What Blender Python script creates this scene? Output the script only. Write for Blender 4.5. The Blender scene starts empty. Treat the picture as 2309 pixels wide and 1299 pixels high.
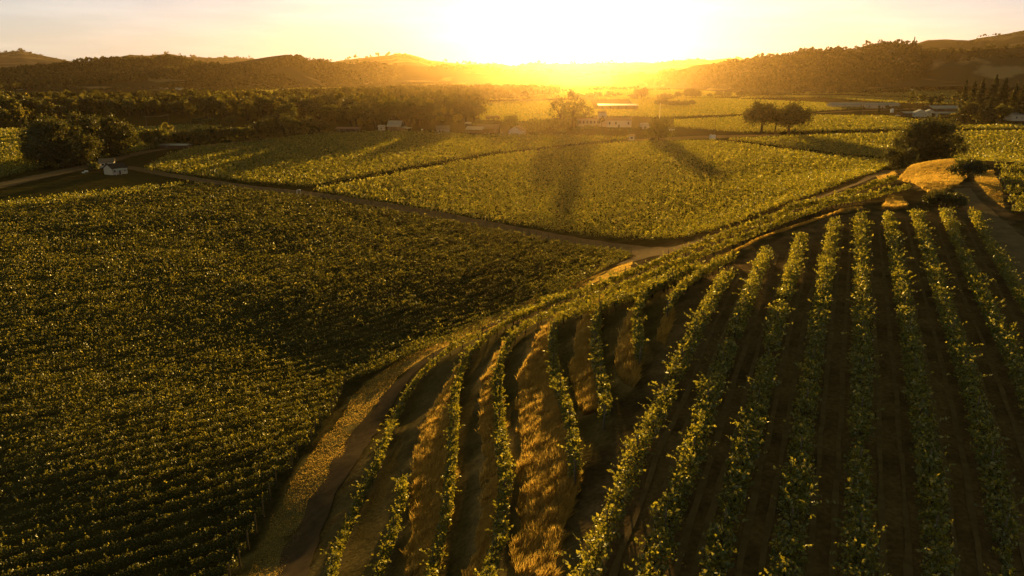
import bpy, math, random
import numpy as np
from math import radians, pi
R = np.random.default_rng(7)
scene = bpy.context.scene
COL = scene.collection

# ------------------------------------------------------------------ camera
CAMZ = 38.0
PITCH = radians(16.0)
FPX = 1668.0                      # focal length in pixels of the 2309 px wide frame
CP, SP = math.cos(PITCH), math.sin(PITCH)
cam_d = bpy.data.cameras.new('camera')
cam_d.sensor_width = 36.0
cam_d.lens = 36.0 * FPX / 2309.0
cam_d.clip_start, cam_d.clip_end = 0.5, 40000.0
cam = bpy.data.objects.new('camera', cam_d)
COL.objects.link(cam)
cam.location = (0, 0, CAMZ)
cam.rotation_euler = (pi/2 - PITCH, 0, 0)
scene.camera = cam

SUN_EL, SUN_AZ = radians(3.6), radians(4.7)      # azimuth to the right of +Y
SUN_DIR = np.array([math.sin(SUN_AZ)*math.cos(SUN_EL), math.cos(SUN_AZ)*math.cos(SUN_EL), math.sin(SUN_EL)])

def proj(x, y, z):
    zc = y*CP - (z-CAMZ)*SP
    v = y*SP + (z-CAMZ)*CP
    zc = np.where(np.abs(zc) < 1e-3, 1e-3, zc)
    return 1154.5 + FPX*x/zc, 649.5 - FPX*v/zc, zc

def ray(px, py):
    a = (np.asarray(px, float)-1154.5)/FPX
    b = (649.5-np.asarray(py, float))/FPX
    return np.stack([a, CP + b*SP, -SP + b*CP], -1)       # per unit of depth

def at_depth(px, py, Z):
    return ray(px, py)*np.asarray(Z, float)[..., None] + np.array([0, 0, CAMZ])

# ------------------------------------------------------------------ terrain height
CTRL = [(1320,1299,37),(1610,1299,36),(1930,1299,36),(2309,1299,36.5),(1450,1000,48),(1950,1000,48),(2309,1000,48),
 (1600,850,57.5),(1950,850,57.2),(2309,850,57),(1640,620,82),(1750,560,95),(1880,490,109),(2070,470,117),(2200,480,112),(2309,560,94),(2309,700,72),
 (2130,450,124),(2180,400,148),(2100,368,172),(2260,400,148),(2300,480,112),
 (1440,790,63),(1310,1050,48),(1150,1299,41),(1000,1299,46),(750,1299,53),(1500,690,72),
 (1260,850,67),(1250,740,78),(1120,900,69),(1010,900,78),(1130,780,86),(1000,810,92),(900,950,82),(850,1060,68.5),
 (1200,715,95),(1340,660,91),(1440,635,88),(1700,535,103),(1860,470,115),(2040,420,138),
 (1440,575,155),(1560,545,160),(1700,495,180),(1860,435,200),(1990,395,222),(1600,450,230),(1800,400,268),(1950,375,290)]
FLOOR = [(600,1299),(640,1150),(760,960),(880,870),(1040,760),(1200,690),(0,1299),(0,900),(400,900),(400,600),(800,600),(1000,560),(0,500),(700,450),
 (1200,560),(1300,500),(1000,400),(1300,350),(1500,420),(-400,1299),(-400,700),(400,1100),(900,700),(1600,330),(200,400),(1100,640)]
WORLD = [(125,245,7),(150,190,14),(200,260,5),(165,110,16.5),(125,60,16),(90,30,15),(0,20,14),(-28,28,3),(-60,20,0),(300,320,1),(350,150,10),
 (0,330,0),(120,350,2),(240,400,0),(-100,300,0),(-200,200,0),(60,420,0),(10,-40,12),(120,-40,14),(300,0,10),(-80,-60,0)]
_p = [list(at_depth(a, b, c)) for a, b, c in CTRL]
for a, b in FLOOR:
    d = ray(a, b); _p.append(list(d*(-CAMZ/d[2]) + np.array([0, 0, CAMZ])))
_p += [list(w) for w in WORLD]
_p = np.array(_p, float)
_S = 100.0
_c = _p[:, :2]/_S
def _U(d2):
    return np.where(d2 > 1e-12, d2*np.log(np.maximum(d2, 1e-12)), 0.0)
_n = len(_c)
_K = _U(((_c[:, None]-_c[None])**2).sum(-1)) + np.eye(_n)*2e-4
_P = np.hstack([np.ones((_n, 1)), _c])
_A = np.block([[_K, _P], [_P.T, np.zeros((3, 3))]])
_W = np.linalg.solve(_A, np.concatenate([_p[:, 2], np.zeros(3)]))
def sstep(a, b, x):
    t = np.clip((x-a)/(b-a), 0, 1)
    return t*t*(3-2*t)
def vnoise(x, y, seed=0):
    xi, yi = np.floor(x).astype(np.int64), np.floor(y).astype(np.int64)
    fx, fy = x-xi, y-yi
    fx, fy = fx*fx*(3-2*fx), fy*fy*(3-2*fy)
    def h(i, j):
        n = (i*374761393 + j*668265263 + seed*974634777) & 0x7fffffff
        n = ((n ^ (n >> 13))*1274126177) & 0x7fffffff
        return ((n ^ (n >> 16)) & 0xffff)/65535.0
    return (h(xi, yi)*(1-fx)+h(xi+1, yi)*fx)*(1-fy) + (h(xi, yi+1)*(1-fx)+h(xi+1, yi+1)*fx)*fy
def fbm(x, y, seed=0, o=4):
    s, a, t = 0, 1.0, 0
    for k in range(o):
        s = s + a*vnoise(x*2**k, y*2**k, seed+k); t += a; a *= .5
    return s/t
def hgt(x, y):
    x = np.asarray(x, float); y = np.asarray(y, float)
    sh = np.broadcast(x, y).shape
    x, y = np.broadcast_to(x, sh).ravel(), np.broadcast_to(y, sh).ravel()
    out = np.zeros(x.shape)
    m = (y < 440) & (y > -160) & (x > -160) & (x < 480)
    idx = np.nonzero(m)[0]
    for k in range(0, len(idx), 60000):
        i = idx[k:k+60000]
        q = np.stack([x[i], y[i]], 1)/_S
        z = _U(((q[:, None]-_c[None])**2).sum(-1)) @ _W[:_n] + _W[_n] + q @ _W[_n+1:]
        w = (1-sstep(300, 430, y[i]))*sstep(-150, -50, x[i])*(1-sstep(330, 470, x[i]))*sstep(-150, -60, y[i])
        out[i] = z*w
    return out.reshape(sh)

def ghgt(x, y):
    return hgt(x, y) + (fbm(x*.35, y*.35, 3)-.5)*.22*(y < 400)

def ground(px, py, lift=0.0, tmax=6000.0):
    """world point where the view ray of a photograph position meets the terrain (+ lift)"""
    px = np.atleast_1d(np.asarray(px, float)); py = np.atleast_1d(np.asarray(py, float))
    d = ray(px, py)
    lo = np.full(px.shape, 20.0); hi = np.full(px.shape, np.nan)
    t = np.full(px.shape, 20.0)
    done = np.zeros(px.shape, bool)
    while True:
        tn = t*1.012 + .2
        p = d*tn[:, None]
        below = (p[:, 2]+CAMZ) < hgt(p[:, 0], p[:, 1]) + lift
        new = below & ~done
        lo[new] = t[new]; hi[new] = tn[new]; done |= below
        t = tn
        if done.all() or t.min() > tmax: break
    hi = np.where(np.isnan(hi), tmax, hi); lo = np.where(done, lo, tmax)
    for _ in range(14):
        m = (lo+hi)/2
        p = d*m[:, None]
        b = (p[:, 2]+CAMZ) < hgt(p[:, 0], p[:, 1]) + lift
        hi = np.where(b, m, hi); lo = np.where(b, lo, m)
    p = d*hi[:, None]
    return np.stack([p[:, 0], p[:, 1], hgt(p[:, 0], p[:, 1])], 1)
def gpts(pts, lift=0.0):
    a = np.array(pts, float)
    return ground(a[:, 0], a[:, 1], lift)

def inpoly(x, y, poly):
    poly = np.asarray(poly)[:, :2]
    x = np.asarray(x); y = np.asarray(y)
    c = np.zeros(x.shape, bool)
    n = len(poly); j = n-1
    for i in range(n):
        xi, yi = poly[i]; xj, yj = poly[j]
        if yi != yj:
            c ^= ((yi > y) != (yj > y)) & (x < (xj-xi)*(y-yi)/(yj-yi)+xi)
        j = i
    return c
def densify(p, step):
    p = np.asarray(p, float)
    out = [p[:1]]
    for a, b in zip(p[:-1], p[1:]):
        n = max(1, int(np.linalg.norm((b-a)[:2])/step))
        out.append(a + (b-a)*(np.arange(1, n+1)/n)[:, None])
    return np.vstack(out)
def smooth_path(p, n=3):
    p = np.asarray(p, float)
    for _ in range(n):
        q = [p[0]]
        for a, b in zip(p[:-1], p[1:]):
            q += [a*.75+b*.25, a*.25+b*.75]
        q.append(p[-1]); p = np.array(q)
    return p
def resample(p, step):
    d = np.concatenate([[0], np.cumsum(np.linalg.norm(np.diff(p[:, :2], axis=0), axis=1))])
    n = max(2, int(d[-1]/step)+1)
    s = np.linspace(0, d[-1], n)
    return np.stack([np.interp(s, d, p[:, k]) for k in range(p.shape[1])], 1), d[-1]

# ------------------------------------------------------------------ mesh helpers
def mesh_np(name, V, F, mat=None, smooth=False):
    V = np.asarray(V, np.float32); me = bpy.data.meshes.new(name)
    if isinstance(F, np.ndarray):
        k = F.shape[1]; nl = F.size
        me.vertices.add(len(V)); me.vertices.foreach_set('co', V.ravel())
        me.loops.add(nl); me.loops.foreach_set('vertex_index', F.astype(np.int32).ravel())
        me.polygons.add(len(F))
        me.polygons.foreach_set('loop_start', np.arange(0, nl, k, dtype=np.int32))
        me.update(calc_edges=True)
    else:
        me.from_pydata([tuple(map(float, v)) for v in V], [], [tuple(int(i) for i in f) for f in F]); me.update()
    if smooth:
        me.polygons.foreach_set('use_smooth', np.ones(len(me.polygons), bool))
    if mat: me.materials.append(mat)
    return me
def obj(name, me, parent=None, loc=(0, 0, 0), rz=0.0):
    o = bpy.data.objects.new(name, me); COL.objects.link(o)
    o.location = tuple(float(v) for v in loc); o.rotation_euler = (0, 0, rz)
    if parent is not None: o.parent = parent
    return o
def tag(o, label, cat, group=None):
    o['label'] = label; o['category'] = cat
    if group: o['group'] = group
    return o
def struct(o): o['kind'] = 'structure'; return o
def stuff(o, label=None, cat=None):
    o['kind'] = 'stuff'
    if label: o['label'] = label
    if cat: o['category'] = cat
    return o
def runit(n, g=None):
    v = (g or R).normal(size=(n, 3))
    return v/np.maximum(np.linalg.norm(v, axis=1, keepdims=True), 1e-9)
def leaves(C, size, aspect=.62, bias=None, droop=0.0):
    """diamond shaped leaves, randomly turned"""
    n = len(C)
    size = np.broadcast_to(np.asarray(size, float), (n,))[:, None]
    u = runit(n)
    if bias is not None:
        u = u + bias; u /= np.maximum(np.linalg.norm(u, axis=1, keepdims=True), 1e-9)
    w = np.cross(u, runit(n)); w /= np.maximum(np.linalg.norm(w, axis=1, keepdims=True), 1e-9)
    k = (.55 + .95*R.random((n, 1))**1.4)
    u = u*size*k*.62; w = w*size*k*.62*aspect
    V = np.stack([C-u, C+w-u*.15, C+u, C-w-u*.15], 1).reshape(-1, 3)
    return V, np.arange(4*n).reshape(n, 4)
class MB:
    def __init__(s): s.v = []; s.f = []; s.n = 0
    def add(s, V, F):
        V = np.asarray(V, float)
        s.v.append(V); s.f += [[int(i)+s.n for i in f] for f in F]; s.n += len(V); return s
    def box(s, a, b):
        (x0, y0, z0), (x1, y1, z1) = a, b
        return s.add([(x0,y0,z0),(x1,y0,z0),(x1,y1,z0),(x0,y1,z0),(x0,y0,z1),(x1,y0,z1),(x1,y1,z1),(x0,y1,z1)],
                     [(3,2,1,0),(4,5,6,7),(0,1,5,4),(1,2,6,5),(2,3,7,6),(3,0,4,7)])
    def tube(s, pts, rad, sides=6):
        pts = np.asarray(pts, float); n = len(pts)
        rad = np.broadcast_to(np.asarray(rad, float), (n,))
        V = []
        for i in range(n):
            d = pts[min(i+1, n-1)]-pts[max(i-1, 0)]; d = d/max(np.linalg.norm(d), 1e-9)
            a = np.cross(d, [0.31, 0.87, 0.12] if abs(d[2]) > .8 else [0, 0, 1.0]); a /= np.linalg.norm(a)
            b = np.cross(d, a)
            for k in range(sides):
                t = 2*pi*k/sides
                V.append(pts[i] + rad[i]*(math.cos(t)*a + math.sin(t)*b))
        F = []
        for i in range(n-1):
            for k in range(sides):
                F.append((i*sides+k, i*sides+(k+1) % sides, (i+1)*sides+(k+1) % sides, (i+1)*sides+k))
        F.append(tuple(range(sides-1, -1, -1))); F.append(tuple((n-1)*sides+k for k in range(sides)))
        return s.add(V, F)
    def mesh(s, name, mat): return mesh_np(name, np.vstack(s.v), s.f, mat)
    def build(s, name, mat, parent=None, **k): return obj(name, s.mesh(name, mat), parent, **k)

# ------------------------------------------------------------------ materials
def mat(name):
    m = bpy.data.materials.new(name); m.use_nodes = True
    nt = m.node_tree; nt.nodes.clear()
    return m, nt, nt.nodes, nt.links, nt.nodes.new('ShaderNodeOutputMaterial')
def ramp(N, stops):
    r = N.new('ShaderNodeValToRGB'); e = r.color_ramp.elements
    while len(e) > 1: e.remove(e[-1])
    e[0].position = stops[0][0]; e[0].color = (*stops[0][1], 1)
    for p, c in stops[1:]:
        q = e.new(p); q.color = (*c, 1)
    return r
def leaf_mat(name, stops, tstops, trans=.5, gloss=.06):
    """leaf: reflects its own green, lets yellower light through"""
    m, nt, N, L, out = mat(name)
    g = N.new('ShaderNodeNewGeometry')
    a = ramp(N, stops); b = ramp(N, tstops)
    L.new(g.outputs['Random Per Island'], a.inputs[0]); L.new(g.outputs['Random Per Island'], b.inputs[0])
    d = N.new('ShaderNodeBsdfDiffuse'); t = N.new('ShaderNodeBsdfTranslucent'); mx = N.new('ShaderNodeMixShader')
    L.new(a.outputs[0], d.inputs[0]); L.new(b.outputs[0], t.inputs[0])
    mx.inputs[0].default_value = trans
    L.new(d.outputs[0], mx.inputs[1]); L.new(t.outputs[0], mx.inputs[2])
    if gloss > 0:
        gl = N.new('ShaderNodeBsdfGlossy'); gl.inputs['Roughness'].default_value = .45
        gl.inputs[0].default_value = (1, .95, .85, 1)
        m2 = N.new('ShaderNodeMixShader'); m2.inputs[0].default_value = gloss
        L.new(mx.outputs[0], m2.inputs[1]); L.new(gl.outputs[0], m2.inputs[2]); mx = m2
    L.new(mx.outputs[0], out.inputs[0])
    return m
def plain(name, col, rough=.8, var=.25, scale=3.0, metal=0.0, bump=0.0):
    m, nt, N, L, out = mat(name)
    b = N.new('ShaderNodeBsdfPrincipled')
    tc = N.new('ShaderNodeNewGeometry'); no = N.new('ShaderNodeTexNoise')
    no.inputs['Scale'].default_value = scale; no.inputs['Detail'].default_value = 4
    L.new(tc.outputs['Position'], no.inputs['Vector'])
    r = ramp(N, [(.25, tuple(c*(1-var) for c in col)), (.75, tuple(min(1, c*(1+var)) for c in col))])
    L.new(no.outputs[0], r.inputs[0]); L.new(r.outputs[0], b.inputs['Base Color'])
    b.inputs['Roughness'].default_value = rough; b.inputs['Specular IOR Level'].default_value = .5 if rough < .7 else 0; b.inputs['Metallic'].default_value = metal
    if bump > 0:
        bp = N.new('ShaderNodeBump'); bp.inputs['Strength'].default_value = bump
        L.new(no.outputs[0], bp.inputs['Height']); L.new(bp.outputs[0], b.inputs['Normal'])
    L.new(b.outputs[0], out.inputs[0])
    return m

M_VINE = leaf_mat('vine_leaf', [(0, (.030, .062, .008)), (.5, (.044, .080, .010)), (.85, (.064, .096, .012)), (1, (.12, .115, .025))],
                  [(0, (.18, .16, .010)), (.6, (.36, .29, .016)), (.9, (.56, .43, .03)), (1, (.66, .48, .05))], .5)
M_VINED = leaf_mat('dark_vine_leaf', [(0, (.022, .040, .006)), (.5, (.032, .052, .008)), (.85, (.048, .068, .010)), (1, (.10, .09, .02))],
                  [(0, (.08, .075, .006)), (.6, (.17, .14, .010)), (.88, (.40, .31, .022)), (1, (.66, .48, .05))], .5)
M_OAK = leaf_mat('oak_leaf', [(0, (.022, .030, .008)), (.6, (.035, .045, .011)), (1, (.06, .065, .018))],
                 [(0, (.06, .055, .008)), (.7, (.11, .09, .012)), (1, (.22, .16, .02))], .4, .04)
M_BROAD = leaf_mat('broad_leaf', [(0, (.03, .042, .010)), (.6, (.05, .065, .014)), (1, (.085, .09, .02))],
                   [(0, (.10, .09, .010)), (.7, (.18, .15, .015)), (1, (.32, .24, .03))], .45, .04)
M_CON = leaf_mat('conifer_needles', [(0, (.016, .026, .010)), (.6, (.028, .040, .012)), (1, (.05, .055, .016))],
                 [(0, (.04, .045, .008)), (1, (.14, .11, .02))], .35, .03)
M_YEL = leaf_mat('pale_willow_leaf', [(0, (.07, .075, .015)), (1, (.14, .13, .03))], [(0, (.26, .20, .02)), (1, (.45, .32, .04))], .5, .03)
M_GRASS = leaf_mat('dry_grass_blade', [(0, (.22, .165, .055)), (.6, (.32, .24, .085)), (1, (.42, .33, .13))],
                   [(0, (.55, .32, .055)), (1, (.88, .55, .11))], .55, 0)
M_BARK = plain('bark', (.06, .045, .032), .95, .35, 6)
M_WOOD = plain('weathered_post', (.13, .10, .07), .95, .3, 8)
# ------------------------------------------------------------------ outlines (photograph positions, put down on the terrain)
P_LEFT = [(-330,1400),(520,1400),(535,1310),(560,1240),(600,1175),(625,1105),(690,1015),(745,945),(790,872),(825,845),(1060,725),(1200,671),(1300,636),(1424,584),
          (1416,572),(1380,566),(1250,546),(1100,518),(950,490),(800,464),(690,446),(560,431),(450,414),(330,397),(290,392),(200,396),(100,413),(0,434),(-330,500)]
P_SECOND = [(325,384),(380,352),(440,335),(560,324),(720,304),(900,299),(1000,301),(1060,308),(1200,307),(1300,309),(1425,313),(1300,327),(1100,349),(900,385),(700,425),(560,414),(450,400)]
P_CENTRE = [(706,433),(900,396),(1100,358),(1300,333),(1450,323),(1600,321),(1700,330),(1850,352),(1990,366),(2008,376),(1940,402),(1860,434),(1700,492),(1600,527),(1540,541),(1420,545),(1250,527),(1100,502),(900,466),(760,443)]
P_STRIP = [(1640,316),(1900,306),(2120,302),(2120,362),(2003,360),(1860,344),(1720,327)]
P_RIGHTFAR = [(2003,300),(2450,297),(2450,372),(2240,366),(2150,362),(2003,358)]
P_RT2 = [(1520,274),(1680,264),(1840,262),(2000,264),(2160,286),(2450,282),(2450,292),(2020,294),(1820,298),(1660,300),(1520,288)]
P_RT1 = [(1480,266),(1680,259),(1840,252),(1990,243),(1870,234),(1700,226),(1600,222),(1420,226),(1440,250),(1340,249),(1330,228),(1090,232),(1080,272),(1180,276),(1300,264),(1420,264)]
P_FAR = [[(1340,226),(1600,220),(1700,214),(1600,206),(1420,200),(1360,210)],[(1660,222),(1850,220),(2000,232),(2160,236),(2160,226),(1900,216),(1720,216)],[(1700,214),(1900,213),(2150,222),(2160,200),(2000,204),(1840,207)],
         [(1420,212),(1560,217),(1650,219),(1700,215),(1560,212),(1450,207)],[(1080,228),(1280,222),(1380,206),(1440,204),(1380,194),(1200,200),(1090,214)],
         [(-60,232),(330,226),(330,218),(60,224),(-60,225)],[(245,230),(318,228),(322,217),(250,219)],[(480,228),(620,228),(640,205),(560,202),(480,206)],[(600,209),(760,211),(860,202),(850,196),(600,200)],[(880,198),(1120,194),(1240,186),(1100,185),(880,192)]]
P_LEFT2 = [(-300,300),(74,292),(78,340),(112,378),(0,404),(-300,450)]
P_MIDL = [[(300,291),(420,284),(500,286),(470,300),(330,312),(300,308)],[(108,372),(240,345),(330,318),(420,312),(380,330),(250,356),(120,384)]]
P_GRASS = [
 [(1066,800),(1035,832),(1005,872),(972,930),(945,990),(928,1050),(922,1120),(928,1200),(905,1310),(968,1310),(1008,1180),(1018,1090),(1022,1000),(1022,930),(1030,870),(1048,820)],
 [(1140,775),(1105,830),(1085,880),(1080,960),(1088,1060),(1080,1180),(1050,1310),(1090,1310),(1128,1180),(1138,1090),(1130,1000),(1122,900),(1128,810)],
 [(1256,712),(1225,745),(1192,800),(1168,862),(1165,930),(1172,1000),(1172,1100),(1165,1200),(1150,1310),(1250,1310),(1272,1200),(1300,1100),(1296,1050),(1270,900),(1250,830),(1246,760)],
 [(1362,668),(1325,705),(1298,760),(1288,820),(1292,880),(1310,940),(1345,930),(1340,860),(1344,780),(1344,710)],
 [(1450,655),(1430,690),(1400,740),(1388,800),(1394,860),(1425,880),(1445,820),(1440,740),(1444,690)],
 [(1510,690),(1490,720),(1480,770),(1500,780),(1515,730)],
 [(1940,468),(1860,486),(1780,513),(1700,542),(1620,580),(1560,612),(1510,668),(1520,672),(1565,617),(1625,583),(1700,547),(1780,517.5),(1860,490.5),(1943,470.5)],
 [(2026,404),(2050,380),(2100,364),(2150,368),(2172,384),(2178,402),(2158,420),(2120,434),(2100,442),(2076,424),(2050,412)],
 [(2000,448),(2030,452),(2040,470),(2010,474),(1990,470)],
 [(1978,404),(2012,392),(2020,400),(1985,416)],
 [(2195,388),(2240,384),(2258,420),(2262,470),(2225,440),(2200,410)]]
P_SEAM = [(620,1330),(665,1220),(700,1155),(755,1060),(810,965),(850,905),(900,850),(960,805),(1040,768),(1110,740),(1200,701),(1300,662),(1420,612),(1428,588),(1300,640),(1200,675),(1062,729),(850,846),(806,878),(748,965),(690,1035),(636,1120),(606,1195),(565,1260),(540,1330)]
P_SLOPE = [(690,1330),(730,1200),(790,1090),(845,990),(880,930),(925,862),(985,812),(1060,765),(1200,716),(1350,662),(1500,612),(1530,650),(1515,700),(1450,820),(1370,960),(1310,1080),(1290,1200),(1280,1330)]
P_HILLSOIL = [(1310,1400),(1330,1200),(1420,985),(1470,800),(1560,650),(1700,565),(1880,485),(2210,478),(2330,640),(2600,900),(2600,1400)]
P_TRACKHILL = [(2100,470),(2190,408),(2240,440),(2400,640),(2400,720),(2300,600),(2225,500)]
W = lambda p: gpts(p)
WL, WSEC, WCEN, WSTR, WRF, WR2, WR1, WL2 = map(W, (P_LEFT, P_SECOND, P_CENTRE, P_STRIP, P_RIGHTFAR, P_RT2, P_RT1, P_LEFT2))
WFAR = [W(p) for p in P_FAR]; WML = [W(p) for p in P_MIDL]; WG = [W(p) for p in P_GRASS]; WSEAM = W(P_SEAM); WSLOPE = W(P_SLOPE); WHS = W(P_HILLSOIL); WTH = W(P_TRACKHILL)

# ------------------------------------------------------------------ ground sheet
def axis(a, b, step, lo, hi, g=1.09):
    v = list(np.arange(a, b+1e-6, step)); s = step; x = b
    while x < hi: s *= g; x = min(hi, x+s); v.append(x)
    s = step; x = a; w = []
    while x > lo: s *= g; x = max(lo, x-s); w.append(x)
    return np.array(w[::-1]+v)
gx = axis(-110, 170, 1.0, -7600, 7600); gy = axis(14, 250, 1.0, -120, 8200)
GX, GY = np.meshgrid(gx, gy); GZ = hgt(GX, GY)
nx, ny = len(gx), len(gy)
GZ = GZ + (fbm(GX*.35, GY*.35, 3)-.5)*.22*(GY < 400)
V = np.stack([GX, GY, GZ], -1).reshape(-1, 3)
i = np.arange((ny-1)*(nx-1)); r_, c_ = i//(nx-1), i % (nx-1)
a0 = r_*nx+c_
F = np.stack([a0, a0+1, a0+nx+1, a0+nx], 1)
cov = np.tile(np.array([.060, .046, .018]), (len(V), 1))          # rough valley grass
vx, vy = V[:, 0], V[:, 1]
jx = vx + (fbm(vx*.4, vy*.4, 11)-.5)*3; jy = vy + (fbm(vx*.4, vy*.4, 19)-.5)*3
SOIL = np.array([.145, .094, .048])
for poly in [WL, WSEC, WCEN, WSTR, WRF, WR2, WR1, WL2] + WML + WFAR: cov[inpoly(vx, vy, poly)] = (.060, .052, .020)
near = (vy < 260) & (vx > -30) & (vy > 10)
hill = near & (V[:, 2] > 1.5)
cov[hill] = (.080, .056, .027)
cov[inpoly(jx, jy, WSLOPE)] = (.11, .082, .034)
cov[inpoly(jx, jy, WHS)] = SOIL
cov[inpoly(jx, jy, WTH)] = (.15, .10, .055)
for poly in WG[:6]: cov[inpoly(jx, jy, poly)] = (.22, .15, .06)
for poly in WG[6:]: cov[inpoly(jx, jy, poly)] = (.33, .21, .08)
cov[inpoly(jx, jy, WSEAM)] = (.16, .125, .05)
g_me = mesh_np('ground', V, F, None, True)
at = g_me.color_attributes.new('cover', 'FLOAT_COLOR', 'POINT')
at.data.foreach_set('color', np.hstack([cov, np.ones((len(V), 1))]).astype(np.float32).ravel())
m, nt, N, L, out = mat('ground_cover')
b = N.new('ShaderNodeBsdfPrincipled'); b.inputs['Roughness'].default_value = .95; b.inputs['Specular IOR Level'].default_value = 0
ca = N.new('ShaderNodeAttribute'); ca.attribute_name = 'cover'
ge = N.new('ShaderNodeNewGeometry')
n1 = N.new('ShaderNodeTexNoise'); n1.inputs['Scale'].default_value = .35; n1.inputs['Detail'].default_value = 8
n2 = N.new('ShaderNodeTexNoise'); n2.inputs['Scale'].default_value = 3.5; n2.inputs['Detail'].default_value = 6
for q in (n1, n2): L.new(ge.outputs['Position'], q.inputs['Vector'])
rr = ramp(N, [(.3, (.62, .62, .62)), (.7, (1.35, 1.3, 1.25))]); L.new(n1.outputs[0], rr.inputs[0])
r2 = ramp(N, [(.3, (.7, .7, .7)), (.7, (1.25, 1.25, 1.25))]); L.new(n2.outputs[0], r2.inputs[0])
mm = N.new('ShaderNodeMixRGB'); mm.blend_type = 'MULTIPLY'; mm.inputs[0].default_value = 1
m3 = N.new('ShaderNodeMixRGB'); m3.blend_type = 'MULTIPLY'; m3.inputs[0].default_value = 1
L.new(ca.outputs[0], mm.inputs[1]); L.new(rr.outputs[0], mm.inputs[2]); L.new(mm.outputs[0], m3.inputs[1]); L.new(r2.outputs[0], m3.inputs[2])
L.new(m3.outputs[0], b.inputs['Base Color'])
bp = N.new('ShaderNodeBump'); bp.inputs['Strength'].default_value = .35; bp.inputs['Distance'].default_value = .15
L.new(n2.outputs[0], bp.inputs['Height']); L.new(bp.outputs[0], b.inputs['Normal'])
L.new(b.outputs[0], out.inputs[0])
g_me.materials.append(m)
struct(obj('ground', g_me))

# ------------------------------------------------------------------ dirt roads and wheel tracks
M_ROAD = plain('packed_dirt', (.19, .13, .075), .95, .22, .8, 0, .25)
M_TRACK = plain('bare_track_soil', (.085, .058, .034), .95, .25, 1.2, 0, .3)
M_RUT = plain('wheel_rut_dust', (.165, .110, .058), .95, .25, 1.5)
def ribbon(name, pts, width, m, lift=.05, world=False, step=1.2, rag=.18):
    p = np.array(pts, float) if world else gpts(pts)
    p = smooth_path(p[:, :2], 2)
    p, Ln = resample(p, step)
    t = np.gradient(p, axis=0); t /= np.maximum(np.linalg.norm(t, axis=1, keepdims=True), 1e-9)
    n = np.stack([-t[:, 1], t[:, 0]], 1)
    w = np.broadcast_to(np.asarray(width, float), (len(p),)) if np.ndim(width) == 0 else np.interp(np.linspace(0, 1, len(p)), np.linspace(0, 1, len(width)), width)
    ks = np.linspace(-.5, .5, 7)
    rows = []
    for k in ks:
        e = w*(k + (rag*(fbm(p[:, 0]*.3, p[:, 1]*.3, int(40+20*k))-.5) if abs(k) > .4 else 0))
        q = p + n*e[:, None]
        rows.append(np.stack([q[:, 0], q[:, 1], ghgt(q[:, 0], q[:, 1]) + lift + .03], 1))
    V = np.stack(rows, 1); k = len(ks)
    i, j = np.meshgrid(np.arange(len(p)-1), np.arange(k-1), indexing='ij'); a = (i*k+j).ravel()
    return struct(obj(name, mesh_np(name, V.reshape(-1, 3), np.stack([a, a+1, a+k+1, a+k], 1)[:, ::-1].copy(), m, True)))
ribbon('dirt_road', [(-60,432),(60,405),(140,388),(230,368),(280,352),(360,337),(440,330),(560,319),(680,306),(760,298)], [9.5,9.5,9,8,6,6,6,6], M_ROAD)
ribbon('dirt_road', [(225,372),(300,378),(340,388),(450,406),(560,423),(690,436),(800,452),(950,477),(1100,509),(1250,537),(1400,558),(1480,566),(1560,553)], [6,6,6,7,7.5,8,9], M_ROAD, .06)
ribbon('dirt_road', [(1430,590),(1480,568),(1560,548),(1620,531),(1700,501),(1780,471),(1860,442),(1940,413),(1985,394),(2010,384)], [7,7,7,7,7,6,6], M_ROAD, .07)
ribbon('dirt_road', [(1440,317),(1520,312),(1600,309),(1660,307),(1760,304)], [10,18,20,14,6], M_ROAD, .05)
ribbon('dirt_road', [(1700,263),(1800,258),(1900,251),(2000,248),(2060,245)], [4,8,12,16,22], M_ROAD, .08)
ribbon('dirt_track', [(640,1330),(672,1240),(712,1160),(775,1050),(830,960),(868,905),(920,848),(975,805),(1040,768),(1110,732),(1200,693),(1300,655),(1420,603),(1460,585)], [2.9,2.7,2.4,2.3,2.1,1.9,1.8,2.0,2.6,3.5], M_TRACK, .04, rag=.7)
ribbon('dirt_track', [(2215,500),(2180,440),(2165,425)], 3.0, M_ROAD, .05)
ribbon('dirt_track', [(2480,800),(2380,680),(2300,580),(2250,520),(2210,480),(2185,450)], [6,6,6,5,4,3], M_ROAD, .05)

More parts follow.
